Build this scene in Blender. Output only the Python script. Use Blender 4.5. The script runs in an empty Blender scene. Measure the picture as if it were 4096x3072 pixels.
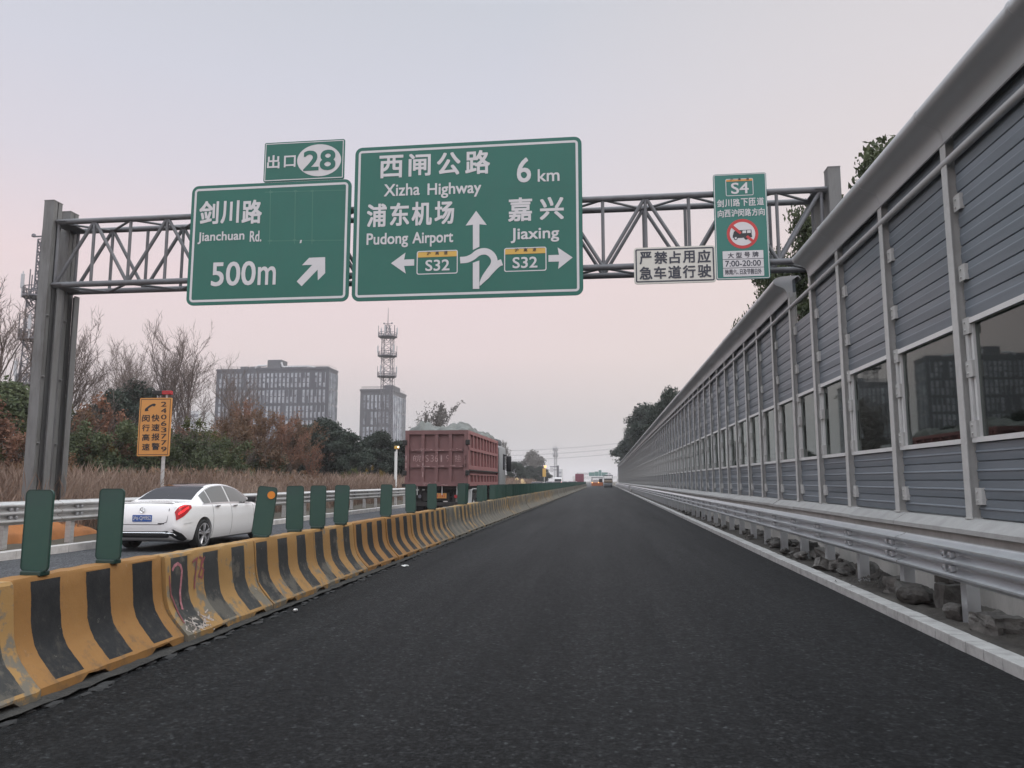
import bpy, bmesh, math, random
import numpy as np
from mathutils import Vector, Matrix, noise as mnoise
R = math.radians
scene = bpy.context.scene
COL = scene.collection

# ------------------------------------------------------------------ camera, sky, sun, exposure
CAM = Vector((0, 0, 1.5)); YAW = R(6.77); PITCH = R(7.19); FPX = 769.0
cam_d = bpy.data.cameras.new('camera'); cam = bpy.data.objects.new('camera', cam_d); COL.objects.link(cam)
cam.location = CAM; cam.rotation_euler = (R(90) + PITCH, 0, YAW)
cam_d.sensor_width = 36; cam_d.lens = FPX / 1024 * 36; cam_d.clip_start = 0.1; cam_d.clip_end = 6000
scene.camera = cam
SUN_EL, SUN_AZ = R(34), R(96)        # azimuth measured from +Y (down the road) towards +X
world = bpy.data.worlds.new('World'); scene.world = world; world.use_nodes = True
nt = world.node_tree; N = nt.nodes; L = nt.links
for n in list(N): N.remove(n)
wo = N.new('ShaderNodeOutputWorld'); bg = N.new('ShaderNodeBackground'); bg.inputs['Strength'].default_value = 0.1
sky = N.new('ShaderNodeTexSky'); sky.sky_type = 'NISHITA'; sky.sun_disc = False
sky.sun_elevation = SUN_EL; sky.sun_rotation = SUN_AZ; sky.dust_density = 4; sky.air_density = 1.5
tc = N.new('ShaderNodeTexCoord'); sx = N.new('ShaderNodeSeparateXYZ'); L.new(tc.outputs['Generated'], sx.inputs[0])
ramp = N.new('ShaderNodeValToRGB'); L.new(sx.outputs['Z'], ramp.inputs[0])
def lin(r, g, b):
    f = lambda c: ((c / 255 + .055) / 1.055) ** 2.4 if c > 10 else c / 255 / 12.92
    return (f(r), f(g), f(b), 1)
stops = [(0.0, (183, 181, 183)), (.07, (199, 194, 196)), (.16, (230, 213, 213)), (.25, (235, 215, 217)), (.36, (219, 213, 222)),
         (.46, (211, 211, 222)), (.57, (203, 206, 215)), (1.0, (200, 208, 214))]
el = ramp.color_ramp.elements
while len(el) < len(stops): el.new(.5)
for e, (p, c) in zip(el, stops): e.position = p; e.color = lin(*c)
# warmer glow low on the right, where the sun is behind the haze
dv = N.new('ShaderNodeVectorMath'); dv.operation = 'DOT_PRODUCT'; L.new(tc.outputs['Generated'], dv.inputs[0])
dv.inputs[1].default_value = (math.sin(R(28)) * .97, math.cos(R(28)) * .97, .22)
mr = N.new('ShaderNodeMapRange'); L.new(dv.outputs['Value'], mr.inputs['Value'])
mr.inputs['From Min'].default_value = .80; mr.inputs['From Max'].default_value = 1.0; mr.inputs['To Max'].default_value = .55
glow = N.new('ShaderNodeMix'); glow.data_type = 'RGBA'; L.new(mr.outputs[0], glow.inputs['Factor'])
L.new(ramp.outputs[0], glow.inputs['A']); glow.inputs['B'].default_value = lin(231, 217, 209)
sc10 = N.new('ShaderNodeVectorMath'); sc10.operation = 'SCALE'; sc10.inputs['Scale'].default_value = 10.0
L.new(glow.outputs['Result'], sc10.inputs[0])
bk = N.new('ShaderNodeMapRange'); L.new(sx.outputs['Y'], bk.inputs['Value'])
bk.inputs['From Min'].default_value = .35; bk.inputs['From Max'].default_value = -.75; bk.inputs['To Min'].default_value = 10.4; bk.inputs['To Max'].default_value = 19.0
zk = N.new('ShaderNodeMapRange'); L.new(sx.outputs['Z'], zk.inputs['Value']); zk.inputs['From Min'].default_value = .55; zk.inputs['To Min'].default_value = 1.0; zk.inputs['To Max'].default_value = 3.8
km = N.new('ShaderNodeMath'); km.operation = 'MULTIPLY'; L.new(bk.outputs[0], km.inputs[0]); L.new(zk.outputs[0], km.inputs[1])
L.new(km.outputs[0], sc10.inputs['Scale'])       # sky boosted overhead and behind the camera, out of view, to light the scene
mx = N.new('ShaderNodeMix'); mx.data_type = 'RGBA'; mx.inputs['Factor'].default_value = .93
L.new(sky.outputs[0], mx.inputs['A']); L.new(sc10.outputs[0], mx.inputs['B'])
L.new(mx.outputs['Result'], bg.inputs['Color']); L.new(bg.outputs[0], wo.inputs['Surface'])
sun_d = bpy.data.lights.new('sun', 'SUN'); sun_d.energy = 1.4; sun_d.angle = R(40); sun_d.color = (1, .95, .9)
sun = bpy.data.objects.new('sun', sun_d); COL.objects.link(sun)
sdir = Vector((math.sin(SUN_AZ) * math.cos(SUN_EL), math.cos(SUN_AZ) * math.cos(SUN_EL), math.sin(SUN_EL)))
sun.rotation_euler = (-sdir).to_track_quat('-Z', 'Y').to_euler(); sun.location = (30, 20, 60)
vs = scene.view_settings; vs.view_transform = 'Standard'; vs.look = 'None'; vs.gamma = 1; vs.exposure = 0
scene.cycles.use_denoising = True; scene.cycles.max_bounces = 6; scene.cycles.transparent_max_bounces = 16
scene.cycles.volume_bounces = 1; scene.cycles.caustics_reflective = False; scene.cycles.caustics_refractive = False

FW = Vector((-math.sin(YAW) * math.cos(PITCH), math.cos(YAW) * math.cos(PITCH), math.sin(PITCH)))
RT = Vector((math.cos(YAW), math.sin(YAW), 0)); UP = RT.cross(FW)
def at(px, py, Y=None, X=None):                 # where a sight line (1024x768 picture) meets a vertical plane of the place
    d = FW + RT * ((px - 512) / FPX) - UP * ((py - 384) / FPX)
    t = (Y - CAM.y) / d.y if Y is not None else (X - CAM.x) / d.x
    return CAM + d * t

# ------------------------------------------------------------------ helpers
def tag(o, label=None, cat=None, group=None, kind=None):
    if label: o['label'] = label
    if cat: o['category'] = cat
    if group: o['group'] = group
    if kind: o['kind'] = kind
    return o
def thing(name, label, cat, loc=(0, 0, 0), group=None, rz=0.0):
    o = bpy.data.objects.new(name, None); COL.objects.link(o); o.location = loc; o.rotation_euler = (0, 0, rz)
    o.empty_display_size = .2
    return tag(o, label, cat, group)
def copy_tree(o, parent=None):
    kids = [c for c in o.children]
    c = o.copy(); COL.objects.link(c); c.parent = parent
    for k in kids: copy_tree(k, c)
    return c
class MB:
    def __init__(s): s.v = []; s.f = []; s.m = []
    def add(s, vs, fs, m=0):
        b = len(s.v); s.v += [tuple(v) for v in vs]; s.f += [tuple(i + b for i in f) for f in fs]; s.m += [m] * len(fs); return s
    def box(s, x0, y0, z0, x1, y1, z1, m=0):
        v = [(x, y, z) for z in (z0, z1) for y in (y0, y1) for x in (x0, x1)]
        return s.add(v, [(0, 2, 3, 1), (4, 5, 7, 6), (0, 1, 5, 4), (2, 6, 7, 3), (0, 4, 6, 2), (1, 3, 7, 5)], m)
    def cbox(s, c, d, m=0): return s.box(c[0] - d[0] / 2, c[1] - d[1] / 2, c[2] - d[2] / 2, c[0] + d[0] / 2, c[1] + d[1] / 2, c[2] + d[2] / 2, m)
    def bbox(s, x0, y0, z0, x1, y1, z1, b=.02, m=0):      # box with chamfered edges
        bm = bmesh.new(); bmesh.ops.create_cube(bm, size=1)
        for v in bm.verts: v.co = Vector(((x0 + x1) / 2 + v.co.x * (x1 - x0), (y0 + y1) / 2 + v.co.y * (y1 - y0), (z0 + z1) / 2 + v.co.z * (z1 - z0)))
        bmesh.ops.bevel(bm, geom=bm.edges[:], offset=b, segments=2, affect='EDGES', profile=.5)
        s.addbm(bm, m); return s
    def addbm(s, bm, m=0):
        bm.verts.index_update(); s.add([v.co[:] for v in bm.verts], [[v.index for v in f.verts] for f in bm.faces], m); bm.free()
    def tube(s, p0, p1, r0, r1=None, n=8, m=0, cap=True):
        r1 = r0 if r1 is None else r1; p0 = Vector(p0); p1 = Vector(p1); d = (p1 - p0).normalized()
        a = d.orthogonal().normalized(); b = d.cross(a)
        vs = [p + (a * math.cos(2 * math.pi * i / n) + b * math.sin(2 * math.pi * i / n)) * r for p, r in ((p0, r0), (p1, r1)) for i in range(n)]
        fs = [(i, (i + 1) % n, n + (i + 1) % n, n + i) for i in range(n)]
        if cap: fs += [tuple(range(n - 1, -1, -1)), tuple(range(n, 2 * n))]
        return s.add(vs, fs, m)
    def path(s, pts, r, n=8, m=0):
        for a, b in zip(pts, pts[1:]): s.tube(a, b, r, r, n, m)
        return s
    def lathe(s, prof, c, axis='z', n=24, m=0):      # prof: (radius, height)
        vs = []
        for r, h in prof:
            for i in range(n):
                a = 2 * math.pi * i / n; u, w = r * math.cos(a), r * math.sin(a)
                vs.append({'z': (c[0] + u, c[1] + w, c[2] + h), 'x': (c[0] + h, c[1] + u, c[2] + w), 'y': (c[0] + u, c[1] + h, c[2] + w)}[axis])
        fs = [(k * n + i, k * n + (i + 1) % n, (k + 1) * n + (i + 1) % n, (k + 1) * n + i) for k in range(len(prof) - 1) for i in range(n)]
        return s.add(vs, fs, m)
    def prism_y(s, prof, y0, y1, m=0, cap=True, closed=True):    # profile in (x, z) swept along y
        n = len(prof); vs = [(x, y, z) for y in (y0, y1) for x, z in prof]; k = n if closed else n - 1
        fs = [(i, (i + 1) % n, n + (i + 1) % n, n + i) for i in range(k)]
        if cap and closed: fs += [tuple(range(n - 1, -1, -1)), tuple(range(n, 2 * n))]
        return s.add(vs, fs, m)
    def plate(s, poly, y, t, m=0):                   # polygon in (x, z), front face at y, thickness t backwards
        return s.prism_y(poly, y, y + t, m)
    def flat(s, poly, y, m=0): return s.add([(x, y, z) for x, z in poly], [tuple(range(len(poly)))], m)
    def build(s, name, mats, parent=None, smooth=None, off=None, world=False):
        me = bpy.data.meshes.new(name); o_ = Vector(off) if off is not None else (Vector(parent.location) if (world and parent) else Vector((0, 0, 0)))
        me.from_pydata([(v[0] - o_.x, v[1] - o_.y, v[2] - o_.z) for v in s.v], [], s.f)
        mats = mats if isinstance(mats, (list, tuple)) else [mats]
        for mm in mats: me.materials.append(mm)
        if len(mats) > 1: me.polygons.foreach_set('material_index', s.m)
        bm = bmesh.new(); bm.from_mesh(me); bmesh.ops.recalc_face_normals(bm, faces=bm.faces[:]); bm.to_mesh(me); bm.free()
        if smooth: me.shade_smooth(); me.set_sharp_from_angle(angle=R(smooth))
        o = bpy.data.objects.new(name, me); COL.objects.link(o)
        if parent: o.parent = parent
        elif off is not None: o.location = off
        return o
def np_mesh(name, V, quads, mat_, mi=None):
    me = bpy.data.meshes.new(name); k = quads.shape[1]
    me.vertices.add(len(V)); me.vertices.foreach_set('co', V.astype(np.float32).ravel())
    me.loops.add(quads.size); me.loops.foreach_set('vertex_index', quads.astype(np.int32).ravel())
    me.polygons.add(len(quads)); me.polygons.foreach_set('loop_start', np.arange(0, quads.size, k, dtype=np.int32))
    for mm in (mat_ if isinstance(mat_, list) else [mat_]): me.materials.append(mm)
    if mi is not None: me.polygons.foreach_set('material_index', mi.astype(np.int32))
    me.update(calc_edges=True); me.validate(); return me
def link(name, me, parent=None, loc=(0, 0, 0)):
    o = bpy.data.objects.new(name, me); COL.objects.link(o); o.location = loc
    if parent: o.parent = parent
    return o
def rr(x0, z0, x1, z1, r, n=5):
    pts = []
    for cx, cz, a0 in ((x1 - r, z0 + r, -90), (x1 - r, z1 - r, 0), (x0 + r, z1 - r, 90), (x0 + r, z0 + r, 180)):
        for i in range(n + 1):
            a = R(a0 + 90 * i / n); pts.append((cx + r * math.cos(a), cz + r * math.sin(a)))
    return pts
_tc = {}
def text_geo(s, bold):
    key = s
    if key not in _tc:
        cu = bpy.data.curves.new('t', 'FONT'); cu.body = s; cu.size = 1; cu.resolution_u = 4
        o = bpy.data.objects.new('t', cu); COL.objects.link(o); dg = bpy.context.evaluated_depsgraph_get()
        me = bpy.data.meshes.new_from_object(o.evaluated_get(dg))
        _tc[key] = ([v.co[:2] for v in me.vertices], [tuple(p.vertices) for p in me.polygons])
        bpy.data.objects.remove(o); bpy.data.curves.remove(cu); bpy.data.meshes.remove(me)
    return _tc[key]
def text_fit(mb, s, x0, x1, z0, z1, y, bold=.018, m=0):
    v, f = text_geo(s, bold)
    if not v: return
    a = np.array(v); lo = a.min(0); hi = a.max(0); sc = np.maximum(hi - lo, 1e-6)
    b = bold * (.8 if ord(s[0]) > 255 else .62) * (z1 - z0) / max(1, sc[1]) if bold > .012 else 0; b = min(b, .1 * (z1 - z0))
    if len(s) > 1 or ord(s[0]) < 256: b *= 1.0
    for k, (ox, oz) in enumerate([(0, 0)] if b == 0 else [(-1, -1), (1, -1), (-1, 1), (1, 1), (-1, 0), (1, 0), (0, 1), (0, -1)]):       # heavier strokes
        mb.add([(x0 + b + (p[0] - lo[0]) / sc[0] * (x1 - x0 - 2 * b) + ox * b, y - k * .00025, z0 + b + (p[1] - lo[1]) / sc[1] * (z1 - z0 - 2 * b) + oz * b) for p in v], f, m)

# ------------------------------------------------------------------ materials
def base_mat(name, rough=.6, metal=0.0, spec=.5):
    m = bpy.data.materials.new(name); m.use_nodes = True; b = m.node_tree.nodes['Principled BSDF']
    b.inputs['Roughness'].default_value = rough; b.inputs['Metallic'].default_value = metal; b.inputs['Specular IOR Level'].default_value = spec
    return m, m.node_tree.nodes, m.node_tree.links, b
def mat(name, col, rough=.6, metal=0.0, var=.0, scale=3.0, bump=.0, bscale=40.0, col2=None, stretch=None, spec=.5, rnd=0.0, dirt=None, dscale=1.2, damt=.5):
    m, nd, lk, b = base_mat(name, rough, metal, spec)
    c1 = (*col, 1); c2 = (*(col2 or [max(0, c * (1 - var)) for c in col]), 1)
    co = nd.new('ShaderNodeTexCoord'); src = co.outputs['Object']
    if stretch:
        mp = nd.new('ShaderNodeMapping'); mp.inputs['Scale'].default_value = stretch; lk.new(src, mp.inputs[0]); src = mp.outputs[0]
    out = None
    if var or col2:
        no = nd.new('ShaderNodeTexNoise'); no.inputs['Scale'].default_value = scale; no.inputs['Detail'].default_value = 6; no.inputs['Roughness'].default_value = .65
        lk.new(src, no.inputs['Vector'])
        mp2 = nd.new('ShaderNodeMapRange'); mp2.inputs['From Min'].default_value = .3; mp2.inputs['From Max'].default_value = .7; lk.new(no.outputs['Fac'], mp2.inputs['Value'])
        mi = nd.new('ShaderNodeMix'); mi.data_type = 'RGBA'; lk.new(mp2.outputs[0], mi.inputs['Factor']); mi.inputs['A'].default_value = c2; mi.inputs['B'].default_value = c1
        out = mi.outputs['Result']
    if dirt:
        no = nd.new('ShaderNodeTexNoise'); no.inputs['Scale'].default_value = dscale; no.inputs['Detail'].default_value = 9; no.inputs['Roughness'].default_value = .72
        lk.new(src, no.inputs['Vector'])
        mp2 = nd.new('ShaderNodeMapRange'); mp2.inputs['From Min'].default_value = .48; mp2.inputs['From Max'].default_value = .72; mp2.inputs['To Max'].default_value = damt; lk.new(no.outputs['Fac'], mp2.inputs['Value'])
        mi = nd.new('ShaderNodeMix'); mi.data_type = 'RGBA'; lk.new(mp2.outputs[0], mi.inputs['Factor']); mi.inputs['B'].default_value = (*dirt, 1)
        if out: lk.new(out, mi.inputs['A'])
        else: mi.inputs['A'].default_value = c1
        out = mi.outputs['Result']
    if rnd:
        oi = nd.new('ShaderNodeObjectInfo'); hs = nd.new('ShaderNodeHueSaturation')
        mv = nd.new('ShaderNodeMapRange'); mv.inputs['To Min'].default_value = 1 - rnd; mv.inputs['To Max'].default_value = 1 + rnd
        lk.new(oi.outputs['Random'], mv.inputs['Value']); lk.new(mv.outputs[0], hs.inputs['Value'])
        if out: lk.new(out, hs.inputs['Color'])
        else: hs.inputs['Color'].default_value = c1
        out = hs.outputs[0]
    if out: lk.new(out, b.inputs['Base Color'])
    else: b.inputs['Base Color'].default_value = c1
    if bump:
        no = nd.new('ShaderNodeTexNoise'); no.inputs['Scale'].default_value = bscale; no.inputs['Detail'].default_value = 5; lk.new(src, no.inputs['Vector'])
        bu = nd.new('ShaderNodeBump'); bu.inputs['Strength'].default_value = bump; bu.inputs['Distance'].default_value = .02
        lk.new(no.outputs['Fac'], bu.inputs['Height']); lk.new(bu.outputs[0], b.inputs['Normal'])
    return m
def emit(name, col, st, base=None):
    m, nd, lk, b = base_mat(name, .4); b.inputs['Base Color'].default_value = (*(base or col), 1)
    b.inputs['Emission Color'].default_value = (*col, 1); b.inputs['Emission Strength'].default_value = st; return m
def asphalt(name, c_dark, c_light, rough, tint, fine=1.0):
    m, nd, lk, b = base_mat(name, rough, 0, .15)
    co = nd.new('ShaderNodeTexCoord')
    def noise(scale, det, st=None, lo=.3, hi=.7):
        n = nd.new('ShaderNodeTexNoise'); n.inputs['Scale'].default_value = scale; n.inputs['Detail'].default_value = det; n.inputs['Roughness'].default_value = .7
        if st:
            mp = nd.new('ShaderNodeMapping'); mp.inputs['Scale'].default_value = st; lk.new(co.outputs['Object'], mp.inputs[0]); lk.new(mp.outputs[0], n.inputs['Vector'])
        else: lk.new(co.outputs['Object'], n.inputs['Vector'])
        r = nd.new('ShaderNodeMapRange'); r.inputs['From Min'].default_value = lo; r.inputs['From Max'].default_value = hi; lk.new(n.outputs['Fac'], r.inputs['Value']); return r.outputs[0], n
    f1, n1 = noise(11, 12, None, .38, .62); n1.inputs['Roughness'].default_value = .86; f2, _ = noise(1.0, 5, (1.1, .045, 1), .32, .68); f3, _ = noise(.5, 5, (1, .35, 1), .35, .7)
    m1 = nd.new('ShaderNodeMix'); m1.data_type = 'RGBA'; lk.new(f1, m1.inputs['Factor']); m1.inputs['A'].default_value = (*c_dark, 1); m1.inputs['B'].default_value = (*c_light, 1)
    m2 = nd.new('ShaderNodeMix'); m2.data_type = 'RGBA'; m2.blend_type = 'MULTIPLY'; lk.new(f2, m2.inputs['Factor']); lk.new(m1.outputs['Result'], m2.inputs['A']); m2.inputs['B'].default_value = (*tint, 1)
    m3 = nd.new('ShaderNodeMix'); m3.data_type = 'RGBA'; m3.blend_type = 'MULTIPLY'; lk.new(f3, m3.inputs['Factor']); lk.new(m2.outputs['Result'], m3.inputs['A']); m3.inputs['B'].default_value = (.66, .68, .70, 1)
    vo = nd.new('ShaderNodeTexVoronoi'); vo.inputs['Scale'].default_value = 46; lk.new(co.outputs['Object'], vo.inputs['Vector'])
    gr = nd.new('ShaderNodeMapRange'); gr.inputs['From Min'].default_value = .0; gr.inputs['From Max'].default_value = .22; gr.inputs['To Min'].default_value = .14 * fine; gr.inputs['To Max'].default_value = 0; lk.new(vo.outputs['Distance'], gr.inputs['Value'])
    m4 = nd.new('ShaderNodeMix'); m4.data_type = 'RGBA'; lk.new(gr.outputs[0], m4.inputs['Factor']); lk.new(m3.outputs['Result'], m4.inputs['A']); m4.inputs['B'].default_value = (.2, .2, .19, 1)
    sc_ = nd.new('ShaderNodeSeparateColor'); lk.new(vo.outputs['Color'], sc_.inputs[0])
    sm_ = nd.new('ShaderNodeMapRange'); lk.new(sc_.outputs[0], sm_.inputs['Value']); sm_.inputs['From Min'].default_value = .2; sm_.inputs['To Min'].default_value = .5; sm_.inputs['To Max'].default_value = 1.75
    gs = nd.new('ShaderNodeVectorMath'); gs.operation = 'SCALE'; lk.new(m4.outputs['Result'], gs.inputs[0]); lk.new(sm_.outputs[0], gs.inputs['Scale'])      # each chip of stone its own shade
    v2 = nd.new('ShaderNodeTexVoronoi'); v2.inputs['Scale'].default_value = 42; lk.new(co.outputs['Object'], v2.inputs['Vector']); s2 = nd.new('ShaderNodeSeparateColor'); lk.new(v2.outputs['Color'], s2.inputs[0])
    g2 = nd.new('ShaderNodeMapRange'); lk.new(s2.outputs[1], g2.inputs['Value']); g2.inputs['From Min'].default_value = .86; g2.inputs['From Max'].default_value = .98; g2.inputs['To Min'].default_value = 1.0; g2.inputs['To Max'].default_value = 1 + 1.8 * fine
    gt = nd.new('ShaderNodeVectorMath'); gt.operation = 'SCALE'; lk.new(gs.outputs[0], gt.inputs[0]); lk.new(g2.outputs[0], gt.inputs['Scale']); lk.new(gt.outputs[0], b.inputs['Base Color'])
    rr_ = nd.new('ShaderNodeMapRange'); rr_.inputs['To Min'].default_value = rough - .02; rr_.inputs['To Max'].default_value = rough + .03; lk.new(f2, rr_.inputs['Value']); lk.new(rr_.outputs[0], b.inputs['Roughness'])
    bu = nd.new('ShaderNodeBump'); bu.inputs['Strength'].default_value = .8 * fine; bu.inputs['Distance'].default_value = .03; lk.new(n1.outputs['Fac'], bu.inputs['Height']); lk.new(bu.outputs[0], b.inputs['Normal'])
    return m
def leaf_mat(name, c1, c2, sc=.8, trans=.25):
    m, nd, lk, b = base_mat(name, .65, 0, .25)
    co = nd.new('ShaderNodeTexCoord'); no = nd.new('ShaderNodeTexNoise'); no.inputs['Scale'].default_value = sc; no.inputs['Detail'].default_value = 4; lk.new(co.outputs['Object'], no.inputs['Vector'])
    r = nd.new('ShaderNodeMapRange'); r.inputs['From Min'].default_value = .32; r.inputs['From Max'].default_value = .68; lk.new(no.outputs['Fac'], r.inputs['Value'])
    mi = nd.new('ShaderNodeMix'); mi.data_type = 'RGBA'; lk.new(r.outputs[0], mi.inputs['Factor']); mi.inputs['A'].default_value = (*c1, 1); mi.inputs['B'].default_value = (*c2, 1)
    oi = nd.new('ShaderNodeObjectInfo'); hs = nd.new('ShaderNodeHueSaturation'); mv = nd.new('ShaderNodeMapRange'); mv.inputs['To Min'].default_value = .75; mv.inputs['To Max'].default_value = 1.25
    lk.new(oi.outputs['Random'], mv.inputs['Value']); lk.new(mv.outputs[0], hs.inputs['Value']); lk.new(mi.outputs['Result'], hs.inputs['Color']); lk.new(hs.outputs[0], b.inputs['Base Color'])
    if trans:
        tr = nd.new('ShaderNodeBsdfTranslucent'); lk.new(hs.outputs[0], tr.inputs[0]); ms = nd.new('ShaderNodeMixShader'); ms.inputs[0].default_value = trans
        lk.new(b.outputs[0], ms.inputs[1]); lk.new(tr.outputs[0], ms.inputs[2]); lk.new(ms.outputs[0], nd['Material Output'].inputs['Surface'])
    return m
def barrier_mat():
    m, nd, lk, b = base_mat('painted_concrete', .75, 0, .3)
    co = nd.new('ShaderNodeTexCoord'); sp = nd.new('ShaderNodeSeparateXYZ'); lk.new(co.outputs['Object'], sp.inputs[0])
    def A(name):
        a = nd.new('ShaderNodeAttribute'); a.attribute_type = 'OBJECT'; a.attribute_name = name; return a.outputs['Fac']
    def M(op, a, b_=None, c=None):
        n = nd.new('ShaderNodeMath'); n.operation = op
        for i, v in enumerate((a, b_, c)):
            if v is None: continue
            if isinstance(v, (int, float)): n.inputs[i].default_value = v
            else: lk.new(v, n.inputs[i])
        return n.outputs[0]
    oi = nd.new('ShaderNodeObjectInfo')
    ofs = nd.new('ShaderNodeVectorMath'); ofs.operation = 'ADD'; lk.new(co.outputs['Object'], ofs.inputs[0])
    cb = nd.new('ShaderNodeCombineXYZ'); lk.new(M('MULTIPLY', oi.outputs['Random'], 57.0), cb.inputs[0]); lk.new(cb.outputs[0], ofs.inputs[1])
    def noise(s, d=6, rg=.65):
        n = nd.new('ShaderNodeTexNoise'); n.inputs['Scale'].default_value = s; n.inputs['Detail'].default_value = d; n.inputs['Roughness'].default_value = rg; lk.new(ofs.outputs[0], n.inputs['Vector']); return n.outputs['Fac']
    nA, nB, nC = noise(2.4), noise(9, 8, .75), noise(45, 4)
    def mapr(v, a, b_, c=0., d=1.):
        r = nd.new('ShaderNodeMapRange'); lk.new(v, r.inputs['Value'])
        for k, x in (('From Min', a), ('From Max', b_), ('To Min', c), ('To Max', d)):
            if isinstance(x, (int, float)): r.inputs[k].default_value = x
            else: lk.new(x, r.inputs[k])
        return r.outputs[0]
    def mix(f, a, b_, bt='MIX'):
        n = nd.new('ShaderNodeMix'); n.data_type = 'RGBA'; n.blend_type = bt
        if isinstance(f, (int, float)): n.inputs['Factor'].default_value = f
        else: lk.new(f, n.inputs['Factor'])
        for k, v in (('A', a), ('B', b_)):
            if isinstance(v, tuple): n.inputs[k].default_value = (*v, 1)
            else: lk.new(v, n.inputs[k])
        return n.outputs['Result']
    wear = A('wear'); start = A('stripe')
    yy = M('ADD', M('SUBTRACT', sp.outputs['Y'], start), M('MULTIPLY', M('SUBTRACT', nB, .5), .03))
    fr = M('FRACT', M('DIVIDE', yy, .606))
    stripe = M('LESS_THAN', fr, .5)
    inside = M('MULTIPLY', M('GREATER_THAN', sp.outputs['Z'], .105), M('LESS_THAN', sp.outputs['Z'], .775))
    inside = M('MULTIPLY', inside, M('GREATER_THAN', sp.outputs['X'], 0.0))
    stripe = M('MULTIPLY', stripe, inside)
    yel = mix(mapr(nA, .3, .7), (.245, .124, .040), (.295, .156, .054)); yel = mix(mapr(nC, .45, .75, 0, .35), yel, (.30, .14, .04))
    yel = mix(mapr(wear, .35, .9), yel, (.42, .29, .12))
    blk = mix(mapr(nB, .4, .7), (.015, .016, .017), (.030, .030, .030)); blk = mix(mapr(wear, .35, .9), blk, (.085, .085, .08))
    paint = mix(stripe, yel, blk)
    conc = mix(mapr(nB, .3, .7), (.11, .095, .07), (.19, .172, .138))
    # paint worn off to concrete where the barrier is worn, worst near the toe
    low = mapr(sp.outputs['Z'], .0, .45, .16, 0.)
    thr = M('SUBTRACT', .72, M('MULTIPLY', wear, .36))
    wn = M('ADD', M('ADD', M('MULTIPLY', nA, .62), M('MULTIPLY', nB, .38)), M('MULTIPLY', low, wear))
    peel = mapr(wn, thr, M('ADD', thr, .05))
    bare = M('MULTIPLY', peel, M('SUBTRACT', 1.0, M('MULTIPLY', stripe, .6)))
    col = mix(bare, paint, conc)
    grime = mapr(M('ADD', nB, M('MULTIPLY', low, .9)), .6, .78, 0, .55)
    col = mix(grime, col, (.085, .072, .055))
    chips = M('MULTIPLY', M('GREATER_THAN', noise(14, 3), .71), M('ADD', .15, wear)); col = mix(M('MINIMUM', chips, .8), col, (.32, .29, .25))
    lk.new(col, b.inputs['Base Color'])
    bu = nd.new('ShaderNodeBump'); bu.inputs['Strength'].default_value = .35; bu.inputs['Distance'].default_value = .02; lk.new(nB, bu.inputs['Height']); lk.new(bu.outputs[0], b.inputs['Normal'])
    return m
def glass_mat(name, tint, refl, thr=.02):
    m, nd, lk, b = base_mat(name); nd.remove(b)
    t = nd.new('ShaderNodeBsdfTransparent'); t.inputs[0].default_value = (*tint, 1)
    g = nd.new('ShaderNodeBsdfGlossy'); g.inputs['Roughness'].default_value = thr; g.inputs['Color'].default_value = (.9, .97, .94, 1)
    lw = nd.new('ShaderNodeFresnel'); lw.inputs['IOR'].default_value = refl
    ms = nd.new('ShaderNodeMixShader'); lk.new(lw.outputs[0], ms.inputs[0]); lk.new(t.outputs[0], ms.inputs[1]); lk.new(g.outputs[0], ms.inputs[2]); lk.new(ms.outputs[0], nd['Material Output'].inputs['Surface'])
    return m
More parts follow.
